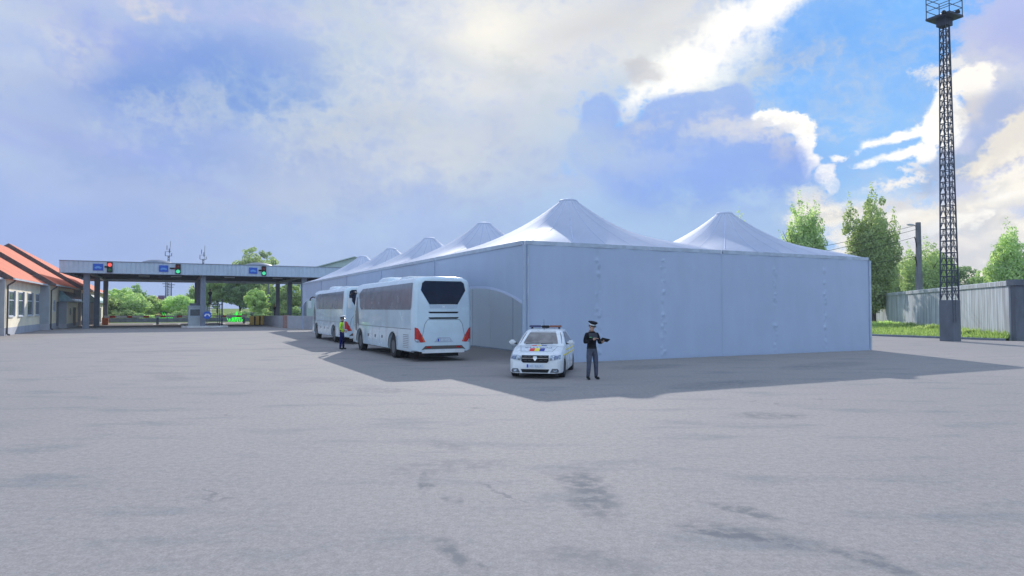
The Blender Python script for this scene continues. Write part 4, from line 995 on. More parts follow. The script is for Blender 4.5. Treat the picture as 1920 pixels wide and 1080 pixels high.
# island with booth, stair and round sign
isl = kind(MB().prism([can(*p) for p in ((9.3, -.6), (9.9, -1.3), (13.6, -1.3), (14.2, -.6), (14.2, 13), (9.3, 13))], (0, 0, .16)).build('kerb_island', M['island']), 'structure')
bt = thing('control_booth', 'small grey metal control booth with window on the kerb island', 'booth', can(10.35, 1.0, .16), ANG)
MB().b2((-.35, 0, 0), (1.2, 2.2, 2.25)).b2((-.38, -.03, 1.02), (1.23, 2.2, 1.08), 1).build('cabin', [M['booth'], M['fascia']], bt)
wf = MB().b2((-.22, -.05, 1.12), (.92, -.005, 1.98)).build('window', M['fascia'], bt); MB().b2((-.16, -.06, 1.18), (.86, -.052, 1.92)).build('pane', M['pane'], wf)
MB().b2((-.42, -.10, 2.25), (1.27, 2.3, 2.34)).b2((-.2, -.04, 2.34), (1.0, 1.9, 2.62), 1).build('roof', [M['fascia'], M['conc_dark']], bt)
stt = thing('stair_platform', 'black steel stair with open treads and railed top platform behind the column', 'stair', can(12.55, 1.4, .16), ANG)
PZ = 2.55
MB().b2((-.55, -.5, PZ-.08), (1.15, 1.2, PZ)).build('platform', M['tower'], stt)
for k in range(8): MB().b2((-.45, -.62-.0, .25+k*.29), (.75, -.34, .30+k*.29)).build('tread', M['tower'], stt)
fr = MB()
for x, y in ((1.1, -.45), (1.1, 1.15), (-.5, 1.15), (.8, -.6)): fr.b2((x-.04, y-.04, 0), (x+.04, y+.04, PZ-.09 if x != 1.1 else PZ+.55))
fr.build('post', M['tower'], stt)
MB().tube((1.1, -.45, PZ+.55), (1.1, 1.15, PZ+.55), .03).build('rail', M['tower'], stt)
pst = dict(shr=(.18, 0, 1.415), elr=(.24, .0, 1.13), wrr=(.12, .17, 1.22), par=(.07, .23, 1.26), shl=(-.18, 0, 1.415), ell=(-.24, .0, 1.13), wrl=(-.12, .18, 1.30), pal=(-.07, .24, 1.34),
           hipl=(-.09, 0, .90), knl=(-.10, .02, .50), anl=(-.10, 0, .105), hel=(-.10, -.02, .048), tol=(-.11, .15, .042), hipr=(.09, 0, .90), knr=(.10, .02, .50), anr=(.10, 0, .105), her=(.10, -.02, .048), tor=(.11, .15, .042), look=(0, 1, -.2))
person('person in black top and grey trousers standing on the high stair platform', can(s_on(394, 1.6), 1.6, .16+PZ), R(75), pst, [M['skin'], M['uniform'], M['grey_cloth'], M['shoe']], 'bare')
mp_ = thing('marker_post', 'thin pale marker post on a small base at the island edge', 'post', G(408, 609.5), ANG)
MB().tube((0, 0, .08), (0, 0, 3.4), .045).build('shaft', M['fascia'], mp_); MB().bev((-.4, -.25, 0), (.4, .25, .08), .02).build('base', M['island'], mp_)
rs = thing('round_sign', 'round blue sign with two white arrows pointing down on the kerb island', 'sign', can(s_on(389, -1.0), -1.0, .16), ANG)
MB().tube((0, 0, 0), (0, 0, 1.75), .03).build('post', M['grey_metal'], rs)
MB().lathe([(.44, 0), (.44, .02)], (0, -.035, 1.25), 32, 0, axis=(0, -1, 0)).build('disc', M['blue_sign'], rs)
ar = MB()
for s in (-1, 1):
    a = [(s*.0, 1.36), (s*.05, 1.42), (s*.18, 1.40), (s*.24, 1.27), (s*.33, 1.30), (s*.27, 1.08), (s*.08, 1.19), (s*.15, 1.22), (s*.10, 1.30), (s*.0, 1.30)]
    ar.prism([(x, -.057, z) for x, z in a], (0, -.006, 0))
ar.build('arrow', M['sign_white'], rs)

# barriers, blocks and ramp beyond the canopy
BT = 17.5
def barrier(px0, px1, boxpx, lab, big=True):
    s0, s1 = s_on(px0, BT), s_on(px1, BT); b = thing('barrier_arm', lab, 'barrier', can(s_on(boxpx, BT), BT), ANG, 'lowered barrier arms'); o = s_on(boxpx, BT)
    if big: MB().bev((-.36, -.25, 0), (.36, .25, 1.0), .04).build('motor_box', M['orange_paint'], b, smooth=30)
    else:
        MB().bev((-.16, -.14, 0), (.16, .14, .95), .03).build('motor_box', M['grey_metal'], b, smooth=30); MB().bev((-.34, -.2, .953), (.34, .2, 1.3), .04).build('lamp_head', M['orange_paint'], b, smooth=30)
    n = max(5, int(abs(s1-s0)/.62)); am = MB()
    for i in range(n):
        a = s0+(s1-s0)*i/n-o; e = s0+(s1-s0)*(i+1)/n-o; am.b2((min(a, e), -.33, .94), (max(a, e), -.27, 1.22), 1 if i % 3 == 1 else 0)
    am.build('arm', [M['sign_white'], M['red_paint']], b)
barrier(196, 280, 198, 'red and white barrier arm on an orange box beside the customs building')
barrier(291, 352, 296, 'red and white barrier arm just beside the control booth', False)
barrier(405, 462, 458, 'red and white barrier arm closing the lane before the dark parked car', False)
bk = thing('hazard_block', 'yellow and black striped concrete block at the end of the ramp', 'block', G(484, 609), ANG)
hz = MB()
for k, x in enumerate((-.98, -.33, .32)): hz.bev((x, 0, 0), (x+.46, 1.0, 1.18), .02, 0)
hz.b2((-.98, .05, 0), (.77, .95, 1.14), 1)
hz.build('striped_block', [M['yellow'], M['black']], bk, smooth=30)
RA, RB_, RC = G(497, 609.5), G(536, 615.2), G(600, 617.5)
rp = thing('loading_ramp', 'grey concrete loading ramp with brick end pier beside the far marquee', 'ramp', (0, 0, 0))
bd = (RA-RB_).normalized(); back = E2*26
m = MB(); m.add([RB_, RC, RC+back, RA+back*.5, RA, RB_+Z*1.3, RC+Z*1.3, RC+back+Z*.9, RA+back*.5+Z*1.0, RA+Z*1.15], [(0, 1, 6, 5), (1, 2, 7, 6), (2, 3, 8, 7), (3, 4, 9, 8), (4, 0, 5, 9), (5, 6, 7, 8, 9)])
m.build('ramp_body', M['wall_grey'], rp)
m = MB(); top = [RB_+Z*1.3, RC+Z*1.3, RC+back+Z*.9, RA+back*.5+Z*1.0, RA+Z*1.15]; m.prism([p+Z*.003 for p in top], (0, 0, .09)); m.build('coping', M['conc_light'], rp)
mid = (RB_+RA)/2
m = MB(); rot = Matrix.Rotation(ANG, 3, 'Z'); m.box(RB_+Z*.72, (.62, .5, 1.44), 0, rot); m.build('brick_pier', M['brick'], rp)
person('person in dark jacket and grey trousers standing on the concrete loading ramp', D(515, 593.2, 101.0), R(150), pst, [M['skin'], M['uniform'], M['grey_cloth'], M['shoe']], 'bare')
# painted arrows on the lanes
for px, py, d, lab in ((290, 608, 1, 'white lane arrow painted near the first barrier arm'), (336, 607.5, 1, 'white lane arrow painted just before the booth'), (420, 607, -1, 'white lane arrow painted just past the stair'), (460, 607.5, 1, 'white lane arrow painted before the hazard block')):
    p = G(px, py); a = MB()
    a.add([p+E1*x+E2*y+Z*.006 for x, y in ((-.14, -3.6), (.14, -3.6), (.14, .9), (-.14, .9))], [(0, 1, 2, 3)])
    a.add([p+E1*x*d+E2*y+Z*.006 for x, y in ((-.5, .9), (.5, .9), (0, 2.9))], [(0, 1, 2)])
    a.add([p+E1*x*d+E2*y+Z*.006 for x, y in ((.14, -.9), (.8, -.3), (.8, .5), (.14, .2))], [(0, 1, 2, 3)])
    tag(a.build('lane_arrow', M['road_white']), lab, 'road marking', 'painted lane arrows')
# low wall along the far side of the yard
lw = MB(); a, b_ = can(-2, 36), can(40, 36); d = b_-a
lw.prism([a, a+E2*.5, a+E2*.5+Z*.62, a+E2*.1+Z*.62], d); tag(lw.build('low_wall', M['conc_dark']), 'long low dark concrete wall edging the yard beyond the barrier arms', 'wall')

# ------------------------------------------------------------------ customs building
BO = G(15, 628.5)
cb = thing('customs_building', 'long cream building with orange stepped tiled roofs beside the canopy', 'building', BO, ANG)
def v_on(px, u):
    p = BO+E1*u; k = (px-960)/FPX
    return (k*p.y-p.x)/(E2.x-k*E2.y)
EV, RU, SLP, OV = 4.55, -6.0, .667, .55
vA, vB, vC = v_on(9, 0), v_on(75, 0), v_on(138, .81)
vols = [(-.8, vA-9, vA), (0, vA, vB), (.81, vB, vC), (1.62, vC, 68.0)]
for i, (off, v0, v1) in enumerate(vols):
    MB().b2((-12-off, v0, .62), (off, v1-.004, EV)).build('wall', M['plaster'], cb)
    MB().b2((-12-off, v0-.03, 0), (off+.03, v1-.004, .62)).build('plinth', M['plinth'], cb)
    if i: MB().b2((-12-off, v0-.02, .62), (off-.004, v0-.004, EV-.05)).build('end_wall', M['wall_grey'], cb)  # grey skin over the cream end, colouring in the shade on that side
    zt = EV+.12+(off+OV-RU)*SLP
    sec = [(off+OV, EV-.02), (off+OV, EV+.12), (RU, zt), (-12-off-OV, EV+.12), (-12-off-OV, EV-.02)]
    r = MB()
    if i < 3:
        ends = (v0-.05, v1-.05)
        P = [Vector((x, ends[0], z)) for x, z in sec]; Q = [Vector((x, ends[1], z)) for x, z in sec]
    else:
        P = [Vector((x, v0-.05, z)) for x, z in sec]; Q = [Vector((x, v1+OV, z)) for x, z in sec]; Q[2].y = v0+3.0
    r.add(P+Q, [(0, 1, 6, 5), (1, 2, 7, 6), (2, 3, 8, 7), (3, 4, 9, 8), (4, 0, 5, 9), (9, 8, 7, 6, 5)], 0)
    r.add(P, [(0, 1, 2, 3, 4)], 1)  # step face towards the viewer, its shade painted as a darker tile colour
    ro = r.build('roof', [M['tile'], M['tile_shade']], cb)
    MB().b2((off+OV+.003, v0-.05, EV-.06), (off+OV+.13, v1+(OV if i == 3 else -.06), EV+.08)).build('gutter', M['gutter'], cb)
def dpipe(u, v):
    m = MB(); m.path([Vector((u+.6, v, EV-.05)), Vector((u+.5, v, EV-.22)), Vector((u+.1, v, EV-.5)), Vector((u+.1, v, .1)), Vector((u+.3, v, .05))], .065, 8); m.build('downpipe', M['pipe'], cb)
dpipe(0, vA+.5); dpipe(.81, vB+.4); dpipe(1.62, vC+.4)
def window(u, px0, px1, z0, z1, mul=True):
    v0, v1 = v_on(px0, u), v_on(px1, u)
    f = MB().b2((u+.003, v0, z0), (u+.05, v1, z1)).b2((u+.003, v0-.1, z0-.1), (u+.12, v1+.1, z0-.003)).build('window', M['frame_white'], cb)
    p = MB(); n = 2
    for i in range(n):
        for z_a, z_b in ((z0+.07, z0+(z1-z0)*.62), (z0+(z1-z0)*.66, z1-.07)):
            p.b2((u+.052, v0+.07+(v1-v0-.07)*i/n, z_a), (u+.058, v0+(v1-v0-.07)*(i+1)/n, z_b))
    p.build('pane', M['pane'], f)
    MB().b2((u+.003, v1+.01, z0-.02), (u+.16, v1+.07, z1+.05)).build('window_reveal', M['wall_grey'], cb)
for a, b2_ in ((16, 25), (34, 42), (51, 59), (66, 72)): window(0, a, b2_, 1.55, 3.62)
window(.81, 99.2, 100.8, 1.9, 3.0); window(1.62, 156, 157.2, 1.9, 3.1); window(1.62, 172, 172.8, 1.9, 3.2); window(1.62, 175, 176, 1.6, 3.2)
def porch(u, pxa, pxb, d):
    v0, v1 = v_on(pxa, u), v_on(pxb, u); h = 2.9
    m = MB().b2((u+.004, v0, .5), (u+d, v1, h)); m.build('porch', M['plaster'], cb)
    MB().b2((u+.004, v0-.02, 0), (u+d+.03, v1, .5)).build('porch_plinth', M['plinth'], cb)
    MB().b2((u+.004, v0-.024, .5), (u+d-.004, v0-.004, h)).build('porch_end', M['wall_grey'], cb)  # porch end coloured grey to stand for its shaded side
    pr = [(u+.05, h+1.25), (u+d*.45, h+1.15), (u+d*.85, h+.85), (u+d+.35, h+.40), (u+d+.45, h+.12), (u+.05, h+.12)]
    MB().prism([(x, v0-.35, z) for x, z in pr], (0, v1-v0+.5, 0), 0).b2((u+.1, v0-.36, h), (u+d+.5, v1+.2, h+.115), 1).build('awning', [M['teal'], M['grey_metal']], cb)
    MB().b2((u+d+.004, v0+(v1-v0)*.55, .15), (u+d+.05, v0+(v1-v0)*.75, 2.3)).build('door', M['pipe'], cb)
    MB().b2((u+d+.004, v0+(v1-v0)*.25, 1.4), (u+d+.04, v0+(v1-v0)*.30, 2.2)).build('window', M['pane'], cb)
porch(.81, 110.5, 133, .75); porch(1.62, 164.5, 182, .8)
MB().b2((.81+.004, v_on(106.2, .81), .3), (.9, v_on(109, .81), 2.9)).build('glazed_door', M['pane'], cb)

# ------------------------------------------------------------------ hall behind the tents
hl = thing('warehouse_hall', 'large grey green gabled hall rising behind the receding marquees', 'building', D(664, 600, 150.0)*1, R(10))
hl.location.z = 0
za = D(664, 482.5, 150).z; ze = D(600, 501, 150).z
sl_ = (za-ze)/7.6
MB().prism([(-14, 0, 0), (14, 0, 0), (14, 0, za-14*sl_-.06), (0, 0, za-.06), (-14, 0, za-14*sl_-.06)], (0, 40, 0)).build('wall', M['green_roof'], hl)
MB().prism([(-14.5, -.5, za-14.5*sl_), (0, -.5, za), (14.5, -.5, za-14.5*sl_), (14.5, -.5, za-14.5*sl_+.2), (0, -.5, za+.2), (-14.5, -.5, za-14.5*sl_+.2)], (0, 41, 0)).build('roof', M['green_roof'], hl)

# ------------------------------------------------------------------ tower, pole, wall on the right
tw = thing('lattice_tower', 'tall dark steel lattice floodlight tower on a concrete block', 'tower', G(1782, 639.5), R(28))
tb_ = .90; H0 = 2.75; H1 = D(1770, 36, G(1782, 639.5).y).z
cbm = MB(); cbm.loft([[Vector((x*tb_*k/2, y*tb_*k/2, z)) for x, y in ((-1, -1), (1, -1), (1, 1), (-1, 1))] for z, k in ((0, .98), (.05, 1), (H0-.04, .98), (H0, .94))]); cbm.build('base_block', M['conc_dark'], tw)
lt = MB()
def wz(z): return (.385*(1-(z-H0)/(H1-H0))+.20*((z-H0)/(H1-H0)))
cs = ((-1, -1), (1, -1), (1, 1), (-1, 1))
def cpt(i, z): w_ = wz(z); return Vector((cs[i % 4][0]*w_, cs[i % 4][1]*w_, z))
for i in range(4):
    lt.tube(cpt(i, H0), cpt(i, H1), .052, .045, 6)
nst = 24
for k in range(nst):
    z0 = H0+(H1-H0)*k/nst; z1 = H0+(H1-H0)*(k+1)/nst
    for i in range(4):
        lt.tube(cpt(i, z1), cpt(i+1, z1), .028, n=5)
        zm = (z0+z1)/2; mid = (cpt(i, z1)+cpt(i+1, z1))/2
        lt.tube(cpt(i, z0), mid, .02, n=5); lt.tube(cpt(i+1, z0), mid, .02, n=5)
        lt.tube(cpt(i, zm), cpt(i+1, zm), .018, n=5)
lt.build('lattice_frame', M['tower'], tw)
ld = MB(); x = -.16
for xx in (-.62, -.30): ld.tube((xx, -.55, H0-1.5), (xx+.14, -.34, H1), .022, n=5)
for k in range(58):
    f = (k+.5)/58; z = H0-1.5+(H1-H0+1.5)*f; ld.tube((-.62+.14*f, -.55+.21*f, z), (-.30+.14*f, -.55+.21*f, z), .012, n=4)
ld.build('ladder', M['tower'], tw)
pf = MB(); pw = .80
pf.b2((-pw, -pw, H1), (pw, pw, H1+.14))
pf.b2((-.35, -.35, H1-.5), (.35, .35, H1-.003)); pf.build('platform', M['tower'], tw)
rl = MB()
for i in range(4):
    a = Vector((cs[i][0]*(pw-.04), cs[i][1]*(pw-.04), H1+.14)); b_ = Vector((cs[(i+1) % 4][0]*(pw-.04), cs[(i+1) % 4][1]*(pw-.04), H1+.14))
    rl.tube(a, a+Z*1.35, .03, n=6)
    for h in (.5, 1.0, 1.35): rl.tube(a+Z*h, b_+Z*h, .024, n=6)
rl.build('railing', M['tower'], tw)
for x, y in ((-1.12, -.6), (1.12, .5), (-.4, -1.1)):
    m = MB(); v = Vector((x, y, H1+.05)); m.tube(Vector((max(-pw, min(pw, x)), max(-pw, min(pw, y)), H1+.05)), v, .025)
    m.lathe([(.05, .10), (.14, .02), (.17, -.12), (.16, -.13)], v, 12, 1, axis=(x*.4, y*.4, 1)); m.build('floodlight', [M['tower'], M['black']], tw, smooth=40)

PB = G(1725, 616.5)
up = thing('utility_pole', 'weathered concrete utility pole with a street lamp arm beside the tower', 'pole', PB, 0)
ph = D(1722, 417, PB.y).z
MB().loft([[Vector((x*w_, y*w_, z)) for x, y in ((-1, -.8), (1, -.8), (1, .8), (-1, .8))] for z, w_ in ((0, .27), (ph*.52, .255), (ph*.521, .24), (ph, .20))]).build('shaft', M['barkpole'], up)
lm = MB(); z = ph-.35
lm.path([Vector((-.2, 0, z-.45)), Vector((-.35, -.1, z-.05)), Vector((-.6, -.25, z+.05))], .04, 6, 0)
lm.loft([[Vector((-.6-d_, -.25-.35*d_+y*w_, z+.03+h*zz)) for y, zz in ((-1, 0), (-.7, .8), (.7, .8), (1, 0), (.6, -.6), (-.6, -.6))] for d_, w_, h in ((0, .06, .06), (.2, .16, .12), (.7, .17, .12), (.95, .08, .05))], 1)
lm.build('lamp_arm', [M['grey_metal'], M['conc_light']], up, smooth=40)
br_ = MB()
for z_ in (ph-1.9, ph-4.0): br_.path([Vector((-.2, 0, z_-.8)), Vector((-.32, 0, z_)), Vector((-.42, 0, z_+.35))], .05, 6)
br_.build('insulator_bracket', M['black'], up)
def wire(p, q, sag, lab):
    pts = [p.lerp(q, i/24)-Z*sag*4*(i/24)*(1-i/24) for i in range(25)]
    tag(MB().path(pts, .022, 5).build('overhead_wire', M['black']), lab, 'wire', 'overhead wires on the pole')
FP = D(1330, 520, 64)
wire(PB+Vector((-.2, 0, ph-.3)), D(1400, 486, 66), .25, 'thin overhead wire attached at the top of the utility pole')
wire(PB+Vector((-.2, 0, ph-.75)), D(1400, 498, 66), .25, 'thin overhead wire attached just below the street lamp')
wire(PB+Vector((-.42, 0, ph-1.6)), D(1400, 516, 66), .2, 'thicker overhead wire attached at the upper bracket')
wire(PB+Vector((-.42, 0, ph-3.7)), D(1400, 520, 66), .2, 'lowest overhead wire attached at the lower bracket')

WN = G(1893, 638.5); WF = Vector((X_at(1590, 118), 118, 0)); wdv = (WF-WN); wl = wdv.length; wdv.normalize(); wn = Vector((-wdv.y, wdv.x, 0)); WH = D(1893, 526, WN.y).z
cw = thing('concrete_wall', 'tall streaked concrete boundary wall with coping behind the tower', 'wall', (0, 0, 0))
m = MB(); k = int(wl/2.4)
for i in range(k):
    a = WN+wdv*(wl*i/k+.012); b_ = WN+wdv*(wl*(i+1)/k-.012); m.prism([a, a-wn*.25, a-wn*.25+Z*(WH-.35), a+Z*(WH-.35)], b_-a)
m.b2((0, 0, -1), (.01, .01, -.99)) if False else None
m.build('panel_run', M['conc'], cw)
m = MB(); a = WN+Z*(WH-.347); m.prism([a+wn*.10, a-wn*.35, a-wn*.35+Z*.34, a-wn*.12+Z*.36, a+wn*.10+Z*.30], wdv*wl); m.build('coping', M['conc'], cw)
pr = thing('wall_pier', 'concrete wall end, its colour darkened for shade, facing the yard where the boundary wall turns', 'wall', WN, 0)
MB().b2((.03, -.6, 0), (14, -.15, WH-.35)).build('wall_face', M['conc_dark'], pr); MB().b2((-.15, -.75, WH-.347), (14, .0, WH+.05)).build('coping', M['conc_dark'], pr)  # shade on this face is put into the darker concrete colour

# verge and kerb
vg = MB(); vpts = [KA2, KB, WN-wn*0+Vector((-.3, -.2, 0)), WF+wn*.1, KA2+E2*30]
nn = 40; g1 = KA2; 
vg.grid(lambda u, v: (KA2.lerp(KB, u)).lerp((WF.lerp(WN, u))+wn*.0, v)+Z*(.13+.10*v+.04*math.sin(u*40+v*9)*v), 60, 14)
kind(vg.build('grass_verge', M['grass'], smooth=60), 'structure')
kb = MB(); kn = Vector((-kd.y, kd.x, 0)); L = (KB-KA2).length; n = int(L/1.0)
for i in range(n):
    a = KA2+kd*(L*i/n+.006)-kn*.16; b_ = KA2+kd*(L*(i+1)/n-.006)-kn*.16
    kb.prism([a, a+kn*.18, a+kn*.18+Z*.15, a+kn*.03+Z*.15, a+Z*.12], b_-a)
kind(kb.build('kerb', M['kerb']), 'structure')

# ------------------------------------------------------------------ foliage
def set_tone(o, tones):
    at = o.data.attributes.new('tone', 'FLOAT', 'FACE'); at.data.foreach_set('value', tones)
def leaf_cloud(clumps, n, size, rnd, up=0.0):
    """leaf sized faces spread through the volume of clumps [(centre, radii, weight)]"""
    V = []; F = []; T = []
    tot = sum(c[2] for c in clumps)
    for c, r, wgt in clumps:
        k = int(n*wgt/tot); tone0 = rnd.random()
        for _ in range(k):
            while True:
                d = Vector((rnd.uniform(-1, 1), rnd.uniform(-1, 1), rnd.uniform(-1, 1)))
                if .02 < d.length < 1: break
            d = d*(d.length**-.45)
            p = Vector((c[0]+d.x*r[0], c[1]+d.y*r[1], c[2]+d.z*r[2]))
            s = size*rnd.uniform(.55, 1.35)
            nrm = (d.normalized()+Vector((rnd.uniform(-1, 1), rnd.uniform(-1, 1), rnd.uniform(-.4, 1.2)))).normalized()
            a = nrm.orthogonal().normalized(); a = Matrix.Rotation(rnd.uniform(0, 6.28), 3, nrm) @ a; b = nrm.cross(a)
            if up: a = (a+Z*up).normalized()
            i = len(V); V += [p-a*s*.6, p+b*s*.34-a*s*.05, p+a*s*.75, p-b*s*.34+a*s*.05]; F.append((i, i+1, i+2, i+3)); T.append(min(1, max(0, .55*tone0+rnd.uniform(0, .55))))
    return V, F, T
def make_tree(name, label, loc, h, w, mat, style, seed, n=5200, leaf=.30, group=None, rz=0):
    rnd = random.Random(seed); t = thing(name, label, 'tree' if name != 'bush' else 'bush', loc, rz, group)
    clumps = []; tips = []
    if style == 'poplar':      # several upright lobes
        lobes = [(0, 0, h, 1)]+[(math.cos(q)*w*rnd.uniform(.16, .27), math.sin(q)*w*rnd.uniform(.16, .27), h*rnd.uniform(.66, .97), .8) for q in [k*6.28/5+rnd.uniform(-.4, .4) for k in range(5)]]
        for lx, ly, lh, lw in lobes:
            nk = 13; z0 = h*.16
            for i in range(nk):
                f = i/(nk-1); z = z0+(lh-z0-h*.02)*f; r = w*lw*(.12+.15*math.sin(math.pi*min(1, f*1.15+.02))**.8)*(1 if f < .8 else 1-.62*(f-.8)/.2)*rnd.uniform(.88, 1.12)
                q = rnd.uniform(0, 6.28); rr = w*.06*rnd.random(); g = .25+1.15*f**.8
                clumps.append(((lx*g+math.cos(q)*rr, ly*g+math.sin(q)*rr, z), (r, r, h*.075*rnd.uniform(.8, 1.2)), r*r))
            tips.append(Vector((lx, ly, lh*.85)))
            for _ in range(9):
                q = rnd.uniform(0, 6.28); f = rnd.uniform(.25, .9); g = .25+1.15*f**.8; z = z0+(lh-z0)*f; rr = w*lw*.21*(1 if f < .7 else 1.9-f*1.3)
                clumps.append(((lx*g+math.cos(q)*rr, ly*g+math.sin(q)*rr, z), (w*.05, w*.05, h*.035), (w*.06)**2))
    elif style == 'round':
        for _ in range(46):
            while True:
                d = Vector((rnd.uniform(-1, 1), rnd.uniform(-1, 1), rnd.uniform(-1, 1)))
                if .25 < d.length < 1: break
            r = w*rnd.uniform(.09, .19); z = h*.60+d.z*h*.36
            clumps.append(((d.x*w*.43, d.y*w*.43, z), (r, r, r*.8), r*r))
            if rnd.random() < .2: tips.append(Vector((d.x*w*.35, d.y*w*.35, z)))
        for _ in range(16):
            q = rnd.uniform(0, 6.28); e = rnd.uniform(-.3, 1); rr = math.sqrt(max(0, 1-e*e)); clumps.append(((math.cos(q)*rr*w*.5, math.sin(q)*rr*w*.5, h*.60+e*h*.39), (w*.06, w*.06, w*.05), (w*.07)**2))
    else:
        for _ in range(22):
            d = Vector((rnd.uniform(-1, 1), rnd.uniform(-1, 1), rnd.random()))
            r = w*rnd.uniform(.14, .24); clumps.append(((d.x*w*.38, d.y*w*.38, h*.08+d.z*h*.72*(1-.35*abs(d.x))), (r, r, h*.16), r*r))
    V, F, T = leaf_cloud(clumps, n, leaf, rnd, .7 if style == 'poplar' else 0)
    mb = MB(); mb.v = [tuple(v) for v in V]; mb.f = F; mb.m = [0]*len(F)
    cr = mb.build('crown', M[mat], t, recalc=False); set_tone(cr, T)
    tk = MB(); r0 = max(.10, h*.018)
    if name == 'bush':
        for _ in range(5): tk.tube((rnd.uniform(-.1, .1), rnd.uniform(-.1, .1), -.1), (rnd.uniform(-.3, .3)*w, rnd.uniform(-.3, .3)*w, h*.6), .04, .015, 5)
        tk.build('stem', M['bark'], t)
    else:
        pts = [Vector((0, 0, -.3)), Vector((.05*w*rnd.uniform(-1, 1), 0, h*.25)), Vector((.06*w*rnd.uniform(-1, 1), .04*w, h*.5)), Vector((0, 0, h*.82))]
        rr = [r0*1.25, r0, r0*.65, r0*.15]
        for i in range(3): tk.tube(pts[i], pts[i+1], rr[i], rr[i+1], 8)
        for q in tips+[Vector((math.cos(a)*w*.33, math.sin(a)*w*.33, h*rnd.uniform(.45, .75))) for a in [rnd.uniform(0, 6.28) for _ in range(6)]]:
            s_ = pts[1].lerp(pts[2], rnd.random()); md_ = s_.lerp(q, .5)+Z*.04*h; tk.tube(s_, md_, r0*.45, r0*.28, 6); tk.tube(md_, q, r0*.28, r0*.06, 6)
        tk.build('trunk', M['bark'], t, smooth=50)
    return t
def tree_px(px, top, Y, wpx, mat, style, label, seed, n=5200, leaf=.30, z0=0, name='tree'):
    n = int(n*(3.0 if style == 'poplar' else 2.0))
    h = D(px, top, Y).z-z0; return make_tree(name, label, (X_at(px, Y), Y, z0), h, wpx/FPX*Y, mat, style, seed, n, leaf*.92, {'tree': 'trees around the yard', 'bush': 'bushes around the yard'}[name], seed*1.3)
TR = [  # right-hand trees behind the wall and tents
    (1504, 366, 92, 104, 'leaf', 'poplar', 'upright green tree rising just over the marquee roof', 11, 9000, .30),
    (1636, 350, 88, 118, 'leaf', 'poplar', 'tallest upright green tree beside the laced marquee corner', 12, 13000, .30),
    (1735, 446, 108, 105, 'leaf', 'poplar', 'pale green tree behind the utility pole', 13, 8000, .30),
    (1700, 486, 120, 90, 'leaf', 'round', 'pale green tree filling the gap between tall poplar and utility pole', 41, 6500, .32),
    (1762, 470, 126, 70, 'leaf', 'round', 'rounded green tree between the utility pole and the lattice tower', 42, 5500, .32),
    (1795, 500, 118, 90, 'leaf_dark', 'round', 'low dark green tree behind the lattice tower', 14, 5000, .30),
    (1896, 418, 84, 110, 'leaf', 'poplar', 'green tree over the boundary wall near its dark pier', 15, 9000, .30),
    (1845, 505, 112, 60, 'leaf', 'round', 'small round green tree between lattice tower and wall pier', 16, 3500, .30),
    (1385, 392, 100, 80, 'leaf_light', 'poplar', 'green tree whose tips show behind the second front peak', 17, 5000, .3),
    (1665, 520, 125, 70, 'leaf', 'round', 'distant green tree low behind the far end of the concrete wall', 18, 4000, .32),
    # beyond the canopy
    (478, 466, 165, 92, 'leaf', 'round', 'large round tree standing above the canopy roof line', 21, 9000, .42),
    (228, 541, 128, 60, 'leaf_light', 'round', 'light green tree beside the canopy end column', 22, 4500, .34),
    (258, 530, 138, 52, 'leaf_dark', 'poplar', 'dark green pointed tree behind the barrier lane', 23, 4500, .34),
    (246, 555, 122, 66, 'leaf', 'round', 'grey green tree in front of the dark pointed tree', 24, 4500, .32),
    (284, 556, 130, 44, 'leaf_light', 'round', 'pale slim tree next to the ochre house', 25, 3500, .32),
    (340, 556, 130, 64, 'leaf_light', 'round', 'yellow green tree behind the vivid green plants by the booth', 26, 4500, .32),
    (360, 534, 136, 26, 'leaf', 'poplar', 'slim green tree just behind the control booth', 27, 3000, .32),
    (408, 505, 150, 74, 'leaf', 'round', 'broad green tree right of the stair platform', 28, 6500, .38),
    (452, 500, 145, 66, 'leaf_dark', 'round', 'large shady tree over the dark parked car', 29, 6500, .38),
    (484, 540, 128, 44, 'leaf_light', 'round', 'yellow green tree behind the hazard block', 30, 4000, .32),
    (506, 525, 150, 46, 'leaf', 'poplar', 'tall thin tree behind the person on the ramp', 31, 4000, .34),
    (527, 535, 128, 40, 'leaf_dark', 'round', 'dark tree between the two canopy end columns', 32, 4000, .32),
    (550, 528, 124, 48, 'leaf', 'round', 'green tree framed by the last canopy column and far marquee', 33, 4500, .32),
    (205, 560, 120, 50, 'leaf', 'round', 'green tree at the far end of the customs building', 34, 3500, .32),
    (315, 565, 150, 40, 'leaf_dark', 'round', 'small dark tree between the ochre house and poles', 35, 2500, .32),
]
for px, top, Y, wp, mt, st, lab, sd, n, lf in TR: tree_px(px, top, Y, wp, mt, st, lab, sd, n, lf)
BU = [(215, 585, 116, 34, 'leaf_light', 'pale bush low beside the orange barrier box'), (262, 586, 116, 40, 'leaf_dark', 'dark bush behind the first barrier arm'), (285, 587, 114, 30, 'leaf_light', 'pale bush between the first two barrier arms'),
      (345, 578, 120, 46, 'leaf_dark', 'dark bush beneath the yellow green tree'), (415, 584, 118, 34, 'leaf_light', 'light bush behind the third barrier arm'), (450, 580, 120, 40, 'leaf', 'green bush by the dark parked car'),
      (500, 574, 126, 44, 'leaf', 'green bush left of the person on the ramp'), (535, 570, 122, 44, 'leaf', 'green bush right of the person on the ramp'), (555, 565, 118, 30, 'leaf', 'green bush touching the last canopy column'), (235, 575, 117, 46, 'leaf', 'grey green bush under the light tree')]
for i, (px, top, Y, wp, mt, lab) in enumerate(BU): tree_px(px, top, Y, wp, mt, 'bush', lab, 50+i, 1600, .26, 0, 'bush')
